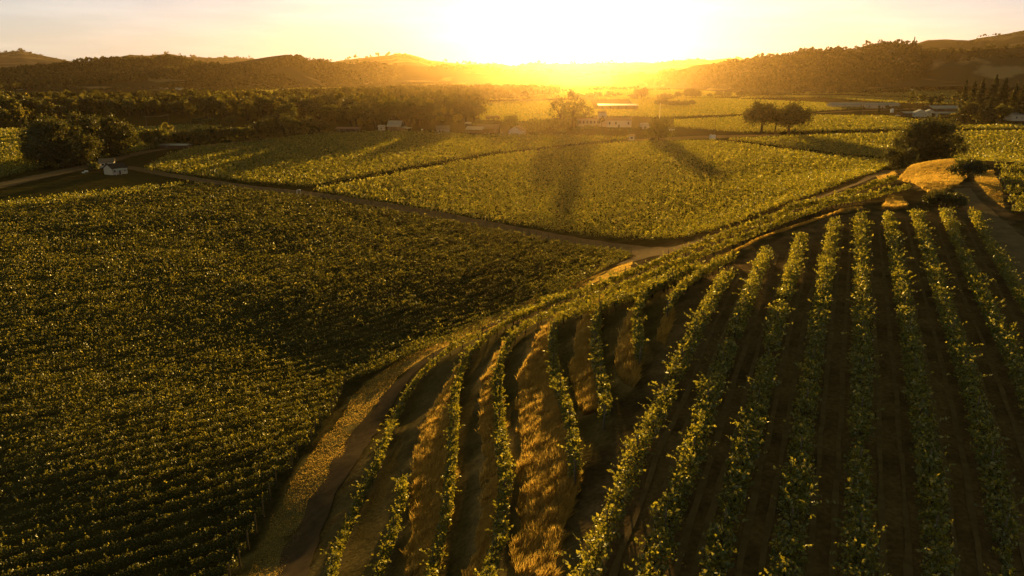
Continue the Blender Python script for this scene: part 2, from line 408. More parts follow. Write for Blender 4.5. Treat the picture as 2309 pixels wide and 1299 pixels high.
# ------------------------------------------------------------------ vines
def depth_of(C): return np.maximum(C[:, 1]*CP - (C[:, 2]-CAMZ)*SP, 5)
def in_view(x, y, z, mx=260, my=160):
    px, py, zc = proj(x, y, z)
    return (zc > 5) & (px > -mx) & (px < 2309+mx) & (py < 1299+my)
def row_foliage(path, hw, zb, zt, k=1.0, cover=1.6, shoots=2.2, gap=0.0, seed=0, lod=.0021, smin=.12, shoot_len=.75, spacing=1.8, weak=0.0, sleaf=1.15, cl=.42):
    """vine canopy along a ground path: clumped leaves plus long shoots"""
    p, Ln = resample(path[:, :2], .5)
    tx = np.gradient(p, axis=0); tx /= np.maximum(np.linalg.norm(tx, axis=1, keepdims=True), 1e-9)
    nn = np.stack([-tx[:, 1], tx[:, 0]], 1)
    z0 = hgt(p[:, 0], p[:, 1]); zc = depth_of(np.stack([p[:, 0], p[:, 1], z0], 1))
    s = np.maximum(smin, lod*zc)
    ar = np.linspace(0, Ln, len(p))
    clump = .55 + .45*np.cos(2*pi*(ar/spacing + .35*vnoise(ar*.3, ar*0+seed, seed)))
    vig = .62 + .76*fbm(ar*.22, ar*0+seed*1.7, seed+3, 3)
    W_ = hw*((1-cl)+cl*clump)*(.7+.3*vig); H_ = (zt-zb)*.5*((1-cl*.75)+cl*.75*clump)*(.65+.35*vig)
    if gap > 0: gp = vnoise(ar*.35, ar*0+seed, seed+9) < gap; W_ = np.where(gp, W_*.35, W_); H_ = np.where(gp, H_*.6, H_)
    wk = 1.0 if weak <= 0 else np.clip(1.05 - weak*np.clip((fbm(p[:, 0]/28, p[:, 1]/28, 91, 3)-.46)*6, 0, 1), .15, 1)
    W_ = W_*np.sqrt(wk); H_ = H_*np.sqrt(wk)
    per = wk*cover*2*(W_+H_)*2.0/(s*s)*.5*k
    cnt = R.poisson(per*Ln/len(p))
    ii = np.repeat(np.arange(len(p)), cnt)
    n = len(ii)
    al = R.random(n)-.5
    ph = R.random(n)*2*pi
    rr = R.random(n)**.42
    lat = W_[ii]*rr*np.cos(ph) + R.normal(size=n)*.05
    zz = (zb + H_[ii]) + H_[ii]*rr*np.sin(ph)
    step = Ln/max(1, len(p)-1)
    q = p[ii] + tx[ii]*(al*step)[:, None] + nn[ii]*lat[:, None]
    C = np.stack([q[:, 0], q[:, 1], hgt_fast(p, z0, ii, q) + zz], 1)
    sz = s[ii]
    V, F = leaves(C, sz)
    if shoots > 0:
        ns = R.poisson(shoots*Ln)
        cl_ = R.integers(0, len(p), max(1, ns//4)); jj = np.clip(cl_[R.integers(0, len(cl_), ns)] + R.integers(-1, 2, ns), 0, len(p)-1)
        side = R.normal(size=ns)
        base = p[jj] + nn[jj]*(W_[jj]*np.clip(side, -1, 1)*.8)[:, None]
        bz = z0[jj] + zb + H_[jj]*(1.3+.6*R.random(ns))
        d = np.stack([nn[jj, 0]*side*.6 + tx[jj, 0]*R.normal(size=ns)*.4, nn[jj, 1]*side*.6 + tx[jj, 1]*R.normal(size=ns)*.4, .5+.8*R.random(ns)], 1)
        d /= np.linalg.norm(d, axis=1, keepdims=True)
        Ls = shoot_len*(.4+.9*R.random(ns))
        kk = 6
        u = (np.arange(kk)+.6)/kk
        P = np.stack([base[:, 0], base[:, 1], bz], 1)[:, None] + d[:, None]*(Ls[:, None]*u)[..., None]
        P[..., 2] -= .35*(Ls[:, None]*u**2)
        P = P.reshape(-1, 3) + R.normal(size=(ns*kk, 3))*.03
        V2, F2 = leaves(P, np.repeat(s[jj]*sleaf, kk), .6, np.repeat(d, kk, 0)*.8)
        F = np.vstack([F, F2+len(V)]); V = np.vstack([V, V2])
    return V, F
def hgt_fast(p, z0, ii, q):
    return hgt(q[:, 0], q[:, 1]) if len(q) < 200000 and q[:, 0].max() > -35 and q[:, 1].min() < 240 else z0[ii]
_post = {}
def post_mesh(h, r):
    if (h, r) not in _post: _post[(h, r)] = MB().tube([(0, 0, -.2), (0, 0, h)], [r, r*.9], 6).mesh('post', M_WOOD)
    return _post[(h, r)]
_tr = []
for q in range(5):
    w = .10+.05*q
    _tr.append(MB().tube([(0, 0, -.1), (.04*q-.06, .03, .35), (w-.15, .05-.03*q, .7), (w-.1, 0, 1.0)], [.07, .055, .05, .04], 6)
               .tube([(w-.1, 0, .85), (w+.1, .45, 1.05)], [.035, .02], 5).tube([(w-.1, 0, .85), (w-.2, -.45, 1.08)], [.035, .02], 5).mesh('trunk', M_BARK))
def vine_row(path, label, group, kw, ends=(1, 1), trunks=2.0, posth=1.9, leaf=None, posts=0):
    c = path[len(path)//2]
    root = obj('vine_row', None, loc=(c[0], c[1], float(hgt(c[0], c[1]))))
    root.empty_display_size = .3
    tag(root, label, 'vine row', group)
    o = np.array(root.location)
    V, F = row_foliage(path, **kw)
    obj('foliage', mesh_np('foliage', V-o, F, leaf or M_VINE), root)
    for e, k in zip(ends, (0, -1)):
        if e:
            a = path[k]; b_ = path[1 if k == 0 else -2]
            d = (a-b_)[:2]; d = d/max(np.linalg.norm(d), 1e-6)
            x, y = a[0]+d[0]*.4, a[1]+d[1]*.4
            obj('end_post', post_mesh(posth, .07), root, (x-o[0], y-o[1], float(hgt(x, y))-o[2]))
    if trunks:
        p, Ln = resample(path[:, :2], trunks)
        zz = hgt(p[:, 0], p[:, 1])
        for q in range(min(98, len(p))):
            obj('trunk', _tr[int(R.integers(5))], root, (p[q, 0]-o[0], p[q, 1]-o[1], zz[q]-o[2]), float(R.random()*6))
    if posts:
        p, Ln = resample(path[:, :2], posts); zz = hgt(p[:, 0], p[:, 1])
        for q in range(1, min(40, len(p))-1): obj('post', post_mesh(2.0, .05), root, (p[q, 0]-o[0], p[q, 1]-o[1], zz[q]-o[2]))
    return root

ORD1 = 'first second third fourth fifth sixth seventh eighth ninth tenth eleventh twelfth thirteenth fourteenth fifteenth sixteenth seventeenth eighteenth nineteenth'.split()
TENS = {20: 'twent', 30: 'thirt', 40: 'fort', 50: 'fift', 60: 'sixt', 70: 'sevent', 80: 'eight', 90: 'ninet'}
def ordinal(n):
    if n >= 100: return 'hundredth' if n == 100 else 'hundred-and-' + ordinal(n-100)
    if n < 20: return ORD1[n-1]
    t, u = n//10*10, n % 10
    return TENS[t]+'ieth' if u == 0 else TENS[t]+'y-'+ORD1[u-1]

ROWS = [[(1640,618),(1586,709),(1544,792),(1517,852),(1484,930),(1443,995),(1411,1083),(1378,1161),(1346,1230),(1328,1290),(1300,1390)],
 [(1728,566),(1700,640),(1664,723),(1641,792),(1614,848),(1590,921),(1572,995),(1549,1060),(1521,1124),(1494,1198),(1470,1277),(1445,1390)],
 [(1808,528),(1785,620),(1752,718),(1733,801),(1715,884),(1697,963),(1674,1037),(1660,1097),(1637,1170),(1618,1235),(1609,1295),(1590,1390)],
 [(1882,495),(1866,600),(1844,714),(1835,801),(1821,884),(1812,958),(1803,1032),(1794,1106),(1784,1180),(1775,1272),(1765,1390)],
 [(1940,483),(1942,600),(1943,723),(1943,815),(1943,907),(1940,1000),(1938,1092),(1938,1207),(1938,1299),(1938,1390)],
 [(2004,480),(2024,600),(2044,714),(2058,801),(2072,884),(2086,977),(2099,1069),(2109,1184),(2118,1295),(2128,1390)],
 [(2067,478),(2103,600),(2141,723),(2173,815),(2206,921),(2229,1014),(2250,1106),(2266,1198),(2280,1295),(2295,1390)],
 [(2130,475),(2185,600),(2247,728),(2284,801),(2330,910),(2375,1020),(2420,1150)],
 [(2196,480),(2256,585),(2315,680),(2380,790),(2440,900)]]
KH = dict(hw=.84, zb=.35, zt=1.75, cover=2.2, shoots=3.8, gap=.10, sleaf=1.0, smin=.17, shoot_len=.9)
rl = ['leftmost of the straight hillside vine rows, its top end lowest down the slope',
      'straight hillside vine row just right of the leftmost one on bare soil',
      'third straight hillside vine row from the left, leaning right as it climbs',
      'fourth straight hillside vine row from the left, ending at the orange grass line',
      'straight hillside vine row that runs upright, pointing almost directly uphill',
      'hillside vine row beside the upright one, leaning slightly to the left',
      'third hillside vine row from the right, ending below the dark bush',
      'second hillside vine row from the right edge, ending right of the dark bush',
      'rightmost hillside vine row, next to the pale dirt road']
for k, (pts, lb) in enumerate(zip(ROWS, rl)):
    path = smooth_path(gpts(pts, 1.1), 2)
    vine_row(path, lb, 'straight vine rows on the hill', dict(KH, seed=k+1), ends=(1, 0), posts=7.0)

CONT = [
 ([(1080,752),(1038,770),(1000,797),(966,823),(939,853),(911,897),(890,940),(874,978),(860,1020),(843,1061),(815,1113),(794,1162),(766,1224),(748,1280),(725,1390)], 'lowest curved vine row on the slope, beside the dirt track'),
 ([(905,1086),(908,1127),(893,1162),(886,1203),(863,1259),(840,1330)], 'short gappy vine row low between two longer curved rows'),
 ([(2018,402),(1985,411),(1940,425),(1860,449),(1780,473),(1700,503),(1640,525),(1580,548),(1500,580),(1420,614),(1349,646),(1307,660),(1252,675),(1210,692),(1169,711),(1127,735),(1095,760),(1072,781),(1052,806),(1040,834),(1028,872),(1024,908),(1023,964),(1019,1030),(1012,1099),(1007,1155),(992,1217),(974,1276),(950,1390)], 'longest curved vine row, sweeping from the grassy knoll down past the wide dry bank'),
 ([(2048,419),(2000,431),(1940,444),(1860,465),(1780,490),(1700,525),(1640,548),(1580,571),(1500,605),(1440,630),(1377,656),(1321,675.9),(1282,689.5),(1238,704),(1196,723),(1155,757),(1138,786),(1128,815),(1122,855),(1122,885),(1126,940),(1130,1002),(1139,1058),(1140,1110),(1128,1162),(1128,1214),(1105,1266),(1075,1390)], 'second long curved vine row, just uphill of the longest one'),
 ([(1560,603),(1500,627),(1440,651),(1377,677),(1330,696),(1285,705.5),(1258,716),(1247,745),(1246,790),(1250,830),(1258,866),(1274,906),(1284,945),(1293,996.8),(1296,1058.3)], 'curved vine row whose lower end stops at the widest dry grass bank'),
 ([(1500,638),(1460,655),(1400,677.1),(1365,688),(1348,700),(1343,735),(1344,780),(1347,817),(1357,856),(1366,902.2),(1363,934)], 'curved vine row left of the short row, with a strip of orange grass'),
 ([(1577,600),(1520,626),(1472,648),(1450,667),(1440,690),(1436,723),(1440,765),(1443,800)], 'short curved vine row with bright orange grass along its left side'),
 ([(1650,578),(1620,593),(1580,615),(1542,642),(1519,668),(1507,694)], 'shortest curved vine row, innermost, curling at the foot of the straight rows')]
KC = dict(hw=.50, zb=.45, zt=1.5, cover=2.9, cl=.28, shoots=2.8, gap=.05, smin=.13, shoot_len=.8)
for k, (pts, lb) in enumerate(CONT):
    path = smooth_path(gpts(pts, 1.0), 2)
    vine_row(path, lb, 'curved vine rows on the slope', dict(KC, seed=k+30), ends=(1, 1 if k > 3 else 0), posts=6.5)
# rows beyond the pale road, at the right edge
for k, y in enumerate([372, 384, 397, 411, 427, 446, 466]):
    x0 = [2246, 2262, 2258, 2262, 2272, 2282, 2288][k]
    g = gpts([(x0, y), (x0+60, y+2+k*1.2), (x0+130, y+4+2.5*k)], 1.0)
    vine_row(densify(g, 1.0), '%s vine row counted from the top in the small block right of the pale road' % ordinal(k+1), 'vine rows at the right edge', dict(KH, seed=k+50, hw=1.0), ends=(1, 0))

# flat left field: concentric arcs that end at the grass strip
C0 = np.array([-182.0, 270.0]); rad = 272.5; kk = 0
while rad > 66:
    n = int(rad*4.2/1.0); th = np.linspace(-pi*.85, pi*.5, n)
    P = np.stack([C0[0]+rad*np.cos(th), C0[1]+rad*np.sin(th)], 1)
    z = hgt(P[:, 0], P[:, 1])
    ok = inpoly(P[:, 0], P[:, 1], WL) & in_view(P[:, 0], P[:, 1], z)
    idx = np.nonzero(ok)[0]
    if len(idx) > 3:
        path = np.hstack([P[idx[0]:idx[-1]+1], z[idx[0]:idx[-1]+1, None]])
        kk += 1
        zc = float(depth_of(path).min())
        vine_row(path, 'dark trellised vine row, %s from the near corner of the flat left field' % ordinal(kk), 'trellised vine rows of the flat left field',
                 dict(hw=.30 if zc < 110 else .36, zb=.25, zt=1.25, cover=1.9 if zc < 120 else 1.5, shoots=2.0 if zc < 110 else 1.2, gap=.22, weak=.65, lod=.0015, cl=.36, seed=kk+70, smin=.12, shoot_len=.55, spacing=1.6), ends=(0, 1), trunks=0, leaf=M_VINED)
    rad -= 1.9

def canopy(poly, theta, spacing, cover, label, hw=.8, zb=.40, zt=1.6, lod=.0018, smax=1.3, far_thin=0):
    """rows too many and too far to count: one mass of leaves standing in rows"""
    d = np.array([math.cos(theta), math.sin(theta)]); nrm = np.array([-d[1], d[0]])
    x0, y0 = poly[:, 0].min(), poly[:, 1].min(); x1, y1 = poly[:, 0].max(), poly[:, 1].max()
    zc = poly[:, 1]*CP + CAMZ*SP
    smin = max(.25, lod*zc.min())
    A = (x1-x0)*(y1-y0)
    N_ = int(min(7e6, A*cover*1.5/(smin*smin)))
    out = []
    for c in range(0, N_, 1000000):
        n = min(1000000, N_-c)
        x = x0+(x1-x0)*R.random(n); y = y0+(y1-y0)*R.random(n)
        s = np.clip(lod*(y*CP+CAMZ*SP), smin, smax)
        keep = (R.random(n) < (smin/s)**2) & in_view(x, y, 0*x, 60, 60)
        x, y, s = x[keep], y[keep], s[keep]
        u = x*nrm[0]+y*nrm[1]
        du = np.round(u/spacing)*spacing - u + np.clip(R.normal(size=len(x))*.55, -1.1, 1.1)*hw*(.6+.8*vnoise(x*.25, y*.25, 5))
        x = x+nrm[0]*du; y = y+nrm[1]*du
        k = inpoly(x, y, poly)
        out.append(np.stack([x[k], y[k], s[k]], 1))
    o = np.vstack(out)
    v = fbm(o[:, 0]*1.5, o[:, 1]*1.5, 17, 3)
    k = R.random(len(o)) < np.clip((v-.36)*4, .12, 1); o, v = o[k], v[k]
    z = hgt(o[:, 0], o[:, 1]) + zb + (zt-zb)*R.random(len(o))**.7*(.35+1.25*np.clip((v-.35)*2.2, 0, 1)) + (R.random(len(o)) < .06)*.4
    C = np.stack([o[:, 0], o[:, 1], z], 1)
    V, F = leaves(C, o[:, 2])
    stuff(obj('vines', mesh_np('vines', V, F, M_VINE)), label, 'vines')
    return len(F)
tot = 0
Wcore = [p for p in [np.vstack([C0 + 65*np.array([math.cos(t), math.sin(t)]) for t in np.linspace(0, 2*pi, 40)])]]
core = densify(np.hstack([Wcore[0], np.zeros((40, 1))]), 5)
inl = inpoly(core[:, 0], core[:, 1], WL); core = core[inl] if inl.sum() > 5 else core
tot += canopy(core, radians(30), 2.0, .9, 'leafy far corner of the flat left vineyard by the white cottage')
tot += canopy(WCEN, radians(38), 2.3, 1.25, 'sunlit central vineyard block between two dirt roads', hw=.75)
tot += canopy(WSEC, radians(28), 2.3, 1.15, 'long vineyard block striped by tree shadows below the farm sheds')
tot += canopy(WSTR, radians(20), 2.3, 1.1, 'narrow vineyard block in front of the two spreading oaks')
tot += canopy(WRF, radians(10), 2.3, 1.1, 'vineyard block behind the big oak on the knoll')
tot += canopy(WR2, radians(10), 2.4, 1.0, 'vineyard block behind the two spreading oaks')
tot += canopy(WR1, radians(10), 2.6, .8, 'glowing vineyard block around the white winery')
tot += canopy(WL2, radians(30), 2.3, 1.0, 'vineyard block left of the dark tree clump')
for k, p in enumerate(WML): tot += canopy(p, radians(25), 2.4, .9, ['vineyard patch behind the dark hedge of trees', 'weedy vine strip along the dirt road by the tree clump'][k])
fl = ['hazy field in the glare behind the flat warehouse', 'glowing far vineyard under the right wooded hill', 'green far vineyard at the foot of the right wooded hill', 'far field strip right of the sun', 'far field strip under the sun glare',
      'far field at the left edge', 'small bright far field left of the wood', 'bright far field beyond the wood', 'bright thin far field below the dark ridge', 'hazy far field left of the sun']
for p, l in zip(WFAR, fl): tot += canopy(p, radians(10), 3.0, .45, l, smax=1.6)
print('STUFF VINES', tot)
# ------------------------------------------------------------------ dry grass
def grass(poly, dens, h, label, lean=(.25, -.35), wid=.02, clump=.9):
    x0, y0 = poly[:, 0].min(), poly[:, 1].min(); x1, y1 = poly[:, 0].max(), poly[:, 1].max()
    n = int((x1-x0)*(y1-y0)*dens)
    x = x0+(x1-x0)*R.random(n); y = y0+(y1-y0)*R.random(n)
    j = 1.2*(fbm(x*.5, y*.5, 31)-.5)
    k = inpoly(x+j, y+j, poly); x, y = x[k], y[k]
    v = fbm(x*.55, y*.55, 37, 3); k = R.random(len(x)) < np.clip((v-.28)*3*clump+.35, 0, 1); x, y, v = x[k], y[k], v[k]
    n = len(x); z = hgt(x, y)
    px, py, zc = proj(x, y, z)
    w = np.maximum(wid*.7, .0004*zc)[:, None]
    hh = h*(.6+.6*fbm(x*1.3, y*1.3, 43, 2))*(.6+.6*R.random(n)**1.5)
    la = fbm(x*.9, y*.9, 41, 3)*2*pi*2
    top = np.stack([(lean[0]+.35*np.cos(la)+R.normal(size=n)*.2)*hh, (lean[1]*.5+.35*np.sin(la)+R.normal(size=n)*.2)*hh, hh], 1)
    b = np.stack([x, y, z+.02], 1)
    a = R.random(n)*pi; wv = np.stack([np.cos(a), np.sin(a), 0*a], 1)*w
    V = np.stack([b-wv, b+wv, b+top*.6+wv*.7, b+top], 1).reshape(-1, 3)
    stuff(obj('dry_grass', mesh_np('dry_grass', V, np.arange(4*n).reshape(n, 4), M_GRASS)), label, 'dry grass')
    return n
gl = ['dry golden grass bank below the longest curved vine row', 'narrow dry grass bank below the second long curved row', 'widest dry grass bank in the middle of the slope',
      'orange grass bank left of the curved row that stops mid slope', 'bright orange grass bank beside the short curved row', 'small dry grass tuft at the innermost row end',
      'thin orange grass line under the sweeping vine rows', 'bright golden grass patch on top of the knoll', 'small glowing grass tuft at the top of the straight rows', 'glowing grass beside the road end', 'sparse dry grass right of the umbrella shaped oak']
ng = 0
for k, (p, l) in enumerate(zip(WG, gl)):
    ng += grass(p, [520, 500, 500, 560, 580, 300, 260, 220, 220, 140, 90][k], [.72, .65, .68, .8, .85, .5, .3, .6, .7, .7, .25][k], l)
ng += grass(WSEAM, 110, .09, 'low dry grass strip between the flat field and the dirt track', clump=.6)
# faint wheel marks between the straight rows
for k in range(len(ROWS)-1):
    A_, B_ = smooth_path(gpts(ROWS[k], 1.1), 2)[:, :2], smooth_path(gpts(ROWS[k+1], 1.1), 2)[:, :2]
    n = 60
    A_ = resample(A_[A_[:, 1] > 24], .5)[0]; B_ = resample(B_[B_[:, 1] > 24], .5)[0]
    A_ = A_[np.linspace(0, len(A_)-1, n).astype(int)]; B_ = B_[np.linspace(0, len(B_)-1, n).astype(int)]
    for f in (.33, .66):
        ribbon('wheel_track', A_*(1-f)+B_*f, .34, M_RUT, .02, True, .5, .9)
print('GRASS', ng)
# ------------------------------------------------------------------ hills
def hill(name, sky_pts, Zc, base_px, mat_, seed, depth=1.0, amp=14, spur=.25):
    """ridge whose crest runs through the given skyline at distance Zc(px); front slope comes down to the valley floor at the line base_px"""
    s = np.array(sky_pts, float)
    xs = np.arange(s[0, 0], s[-1, 0]+1, 6.0)
    ys = np.interp(xs, s[:, 0], s[:, 1])
    Zs = np.interp(xs, np.array(Zc)[:, 0], np.array(Zc)[:, 1])
    cr = at_depth(xs, ys, Zs)
    bz = np.array(base_px, float)
    yb = np.interp(xs, bz[:, 0], bz[:, 1])
    d = ray(xs, yb); bs = d*(-CAMZ/d[:, 2])[:, None]; bs[:, 2] = 0
    ts = np.concatenate([np.linspace(0, 1, 46), np.linspace(1.06, 1.7, 12)])
    rows = []
    for t in ts:
        p = bs[:, :2] + (cr[:, :2]-bs[:, :2])*t
        q = sstep(0, 1, t) if False else t
        sp = fbm(p[:, 0]/420, p[:, 1]/420, seed, 4)-.5
        prof = (t**1.15 if t <= 1 else max(0, 1-(t-1)*1.35))
        env = 4*t*(1-t) if t < 1 else 0
        z = cr[:, 2]*np.clip(prof + spur*2*sp*env, 0, None)
        if t > 1: z = z*(1-.2*(fbm(p[:, 0]/300, p[:, 1]/300, seed+5)-.4))
        z = z + amp*.5*(fbm(p[:, 0]/170, p[:, 1]/170, seed+8, 3)-.5)*min(1, 3*t)
        rows.append(np.stack([p[:, 0], p[:, 1], z - (3 if t == 0 else 0)], 1))
    V = np.stack(rows); k = len(xs)
    i, j = np.meshgrid(np.arange(len(ts)-1), np.arange(k-1), indexing='ij'); a = (i*k+j).ravel()
    o = obj(name, mesh_np(name, V.reshape(-1, 3), np.stack([a, a+1, a+k+1, a+k], 1), mat_, True)); struct(o)
    return V
def hill_mat(name, woods, grass_, bias, scale):
    m, nt, N, L, out = mat(name)
    b = N.new('ShaderNodeBsdfPrincipled'); b.inputs['Roughness'].default_value = 1; b.inputs['Specular IOR Level'].default_value = 0
    g = N.new('ShaderNodeNewGeometry'); n1 = N.new('ShaderNodeTexNoise'); n1.inputs['Scale'].default_value = scale; n1.inputs['Detail'].default_value = 7
    L.new(g.outputs['Position'], n1.inputs['Vector'])
    r = ramp(N, [(bias, woods), (bias+.06, grass_)]); L.new(n1.outputs[0], r.inputs[0]); L.new(r.outputs[0], b.inputs['Base Color'])
    L.new(b.outputs[0], out.inputs[0]); return m
M_HFAR = hill_mat('distant_mountain', (.08, .062, .038), (.20, .14, .08), .50, .004)
M_HMID = hill_mat('wooded_hill_ground', (.06, .052, .03), (.26, .19, .10), .60, .006)
FAR_SKY = [(-300,125),(-80,122),(0,118),(42,114),(83,122),(125,132),(155,138),(188,142),(222,135),(291,124),(333,126),(382,121),(416,129),(466,131),(499,129),(582,132),(640,140),(700,146),(752,140),(802,132),(857,127),(879,126),(893,121),(921,121),(940,126),(968,136),(1023,143),(1051,145),(1093,144),(1123,144),(1162,148),(1200,141),(1233,144),(1289,143),(1372,141),(1427,140),(1474,142),(1510,137),(1552,134),(1577,133),(1599,136),(1632,132),(1671,132),(1720,138),(1800,142),(1950,140),(2100,135),(2500,125)]
HF = hill('mountains', FAR_SKY, [(-300,6200),(500,6500),(800,5900),(1000,5900),(1300,6500),(2500,6800)], [(-300,178),(2500,178)], M_HFAR, 3, amp=30)
HMR = hill('mountains', [(1950,150),(2020,112),(2069,97),(2092,89),(2133,88),(2183,93),(2216,86),(2272,77),(2300,70),(2400,58),(2600,70)], [(1950,3600),(2600,3600)], [(1950,182),(2600,182)], M_HFAR, 9, amp=24)
HL = hill('hills', [(-320,158),(-100,152),(0,156),(69,147),(133,144),(222,138),(272,133),(327,136),(374,130),(416,132),(449,143),(499,145),(527,141),(582,133),(620,127),(646,123),(669,126),(699,137),(752,142),(802,145),(857,145),(893,147),(926,146),(974,151),(1079,150),(1120,157),(1180,166),(1240,172)],
          [(-320,2500),(400,2900),(700,3100),(1240,4300)], [(-320,214),(0,212),(200,207),(420,203),(600,198),(850,192),(1000,186),(1240,180)], M_HMID, 21, amp=16)
HM = hill('hills', [(1150,166),(1200,160),(1233,158),(1260,163),(1310,170),(1345,168),(1378,162),(1410,166),(1440,172)], [(1150,4800),(1440,4800)], [(1150,181),(1440,181)], M_HMID, 27, amp=16)
HR = hill('hills', [(1380,177),(1427,171),(1483,164),(1566,149),(1640,141),(1690,133),(1715,130),(1759,129),(1795,123),(1815,114),(1867,114),(1928,111),(1953,102),(1984,97),(2036,96),(2069,100),(2086,113),(2105,114),(2188,116),(2216,111),(2299,107),(2420,104),(2600,110)],
          [(1380,3300),(1600,2500),(1800,2200),(2600,2000)], [(1380,184),(1480,194),(1600,203),(1750,208),(1900,207),(2100,202),(2200,199),(2600,200)], M_HMID, 33, amp=16)

M_WOODS = leaf_mat('far_wood_leaf', [(0, (.020, .025, .011)), (.5, (.045, .050, .018)), (1, (.11, .10, .042))], [(0, (.05, .045, .009)), (1, (.16, .12, .02))], .35, 0)
def clump_trees(P, h, name, label, nf=14, wide=.62, mat_=None, leafk=.42):
    """a far wood: every tree a handful of leaf masses round its own crown"""
    n = len(P)
    u = runit(n*nf).reshape(n, nf, 3); u[..., 2] = np.abs(u[..., 2])*1.1-.25
    rr = (R.random((n, nf, 1)))**.4
    C = P[:, None] + u*rr*np.stack([h*wide, h*wide, h*.42], 1)[:, None] + np.stack([0*h, 0*h, h*.52], 1)[:, None]
    C = C.reshape(-1, 3)
    V, F = leaves(C, np.repeat(h*leafk, nf)*(.6+.8*R.random(n*nf)), .85)
    return stuff(obj(name, mesh_np(name, V, F, mat_ or M_WOODS)), label, 'forest')
def slope_samples(G, n, t0=2, t1=48, thr=.5, sc=260, seed=1):
    k, m_, _ = G.shape
    t = t0+(t1-t0)*R.random(n); x = (m_-1.001)*R.random(n)
    i, j = t.astype(int), x.astype(int); a, b = (t-i)[:, None], (x-j)[:, None]
    P = (G[i, j]*(1-a)+G[np.minimum(i+1, k-1), j]*a)*(1-b) + (G[i, j+1]*(1-a)+G[np.minimum(i+1, k-1), j+1]*a)*b
    v = fbm(P[:, 0]/sc, P[:, 1]/sc, seed, 4)
    return P[v < thr]
for G, n, lb, s, hh, th in [(HF, 9000, 'scattered woods on the distant hazy mountains', 37, (16, 26), .56), (HL, 15000, 'dark wooded ridge beyond the left valley', 41, (9, 15), .60), (HR, 11000, 'brown wooded hill on the right', 47, (7, 12), .64), (HM, 1200, 'hazy wooded knoll under the sun', 53, (10, 15), .7), (HMR, 2500, 'wooded gullies of the bare mountain at the right edge', 59, (9, 16), .47)]:
    P = slope_samples(G, n, thr=th, seed=s)
    hcur = hh[0]*.6+(hh[1]*1.25-hh[0]*.6)*R.random(len(P))**2
    clump_trees(P, hcur, 'forest', lb, 11 if len(P) > 8000 else 12)

# ------------------------------------------------------------------ trees
def crown_points(kind, H, Rr, n, g):
    if kind == 'conifer':
        t = g.random(n)**1.35
        z = H*(.06+.94*t)
        lay = .72+.28*np.cos(z/H*60+g.random()*6)
        rad = Rr*(1-t)**.85*lay*(.8+.4*vnoise(t*14, t*0+g.random()*50, 3))+.02*H*(1-t)
        a = g.random(n)*2*pi; rr = g.random(n)**.45
        q = rad*rr*(.75+.5*vnoise(a*2.2, z*.6, 9))
        return np.stack([q*np.cos(a), q*np.sin(a), z-.18*q], 1)
    if kind == 'poplar': k, flat, zc, zr = 26, 1.1, .56, .40
    elif kind == 'oak': k, flat, zc, zr = 44, .7, .54, .38
    elif kind == 'umbrella': k, flat, zc, zr = 30, .6, .64, .24
    elif kind == 'shrub': k, flat, zc, zr = 16, .8, .36, .34
    elif kind == 'full': k, flat, zc, zr = 34, .85, .47, .46
    else: k, flat, zc, zr = 30, .9, .46, .44
    u = runit(k, g); u[:, 2] = np.where((u[:, 2] < -.35) & (kind != 'full'), -u[:, 2]*.5, u[:, 2])
    rr = (.35+.65*g.random(k)**.6)[:, None]
    cc = u*rr*np.array([Rr*.86, Rr*.86, H*zr]) + np.array([0, 0, H*zc])
    if kind in ('oak', 'umbrella'): cc[:, 2] -= .22*H*(np.hypot(cc[:, 0], cc[:, 1])/Rr)**2*g.random(k)
    cr = Rr*(.16+.26*g.random(k)**1.3)
    w = cr**2/np.sum(cr**2)
    i = g.choice(k, n, p=w)
    v = runit(n, g)*(g.random((n, 1))**.5)*(1+.32*g.normal(size=(n, 1)))
    v[:, 2] *= flat
    P = cc[i] + v*cr[i][:, None]
    if kind == 'oak':      # hanging sprays at the rim
        e = g.random(n) < .12
        P[e, 2] -= g.random(e.sum())*H*.18
    P[:, 2] = np.maximum(P[:, 2], H*(.02 if kind == 'shrub' else .05 if kind == 'full' else .12))
    return P
_last = {}
def tree_meshes(kind, H, Rr, leaf, mat_, seed, k=1.0):
    g = np.random.default_rng(seed)
    area = {'conifer': 2.6*Rr*H, 'poplar': 4*Rr*H, 'shrub': 7*Rr*Rr}.get(kind, 9*Rr*Rr+2*Rr*H)
    n = int(np.clip(area*3.0*k/(leaf*leaf), 120, 30000))
    P = crown_points(kind, H, Rr, n, g)
    V, F = leaves(P, leaf*(.75+.5*g.random(n)), .7)
    cm = mesh_np('crown', V, F, mat_)
    b = MB(); top = H*(.9 if kind in ('conifer', 'poplar') else .55); r0 = H*(.022 if kind != 'oak' else .034)
    lean = (g.random(2)-.5)*Rr*.25
    if kind == 'shrub': top = H*.4; r0 = .05
    pts = [(0, 0, -.4), (lean[0]*.3, lean[1]*.3, top*.45), (lean[0], lean[1], top)]
    b.tube(pts, [r0*1.35, r0, r0*.35], 7)
    if kind in ('oak', 'umbrella', 'round', 'shrub', 'full'):
        for q in range(7):
            a = q*2*pi/7+g.random()*.6; s0 = top*(.42+.3*g.random())
            e = np.array([math.cos(a)*Rr*.6, math.sin(a)*Rr*.6, H*(.55+.2*g.random())])
            st = np.array([lean[0]*s0/top, lean[1]*s0/top, s0])
            b.tube([st, st+(e-st)*.5+np.array([0, 0, H*.05]), e], [r0*.6, r0*.38, r0*.12], 5)
    return cm, b.mesh('trunk', M_BARK)
def plant(cm, tm, x, y, z, label, cat, name, rz=0, sc=(1, 1, 1), group=None):
    r = obj(name, None, loc=(x, y, z), rz=rz); r.scale = sc; r.empty_display_size = .5
    tag(r, label, cat, group)
    obj('crown', cm, r); obj('trunk', tm, r)
    return r
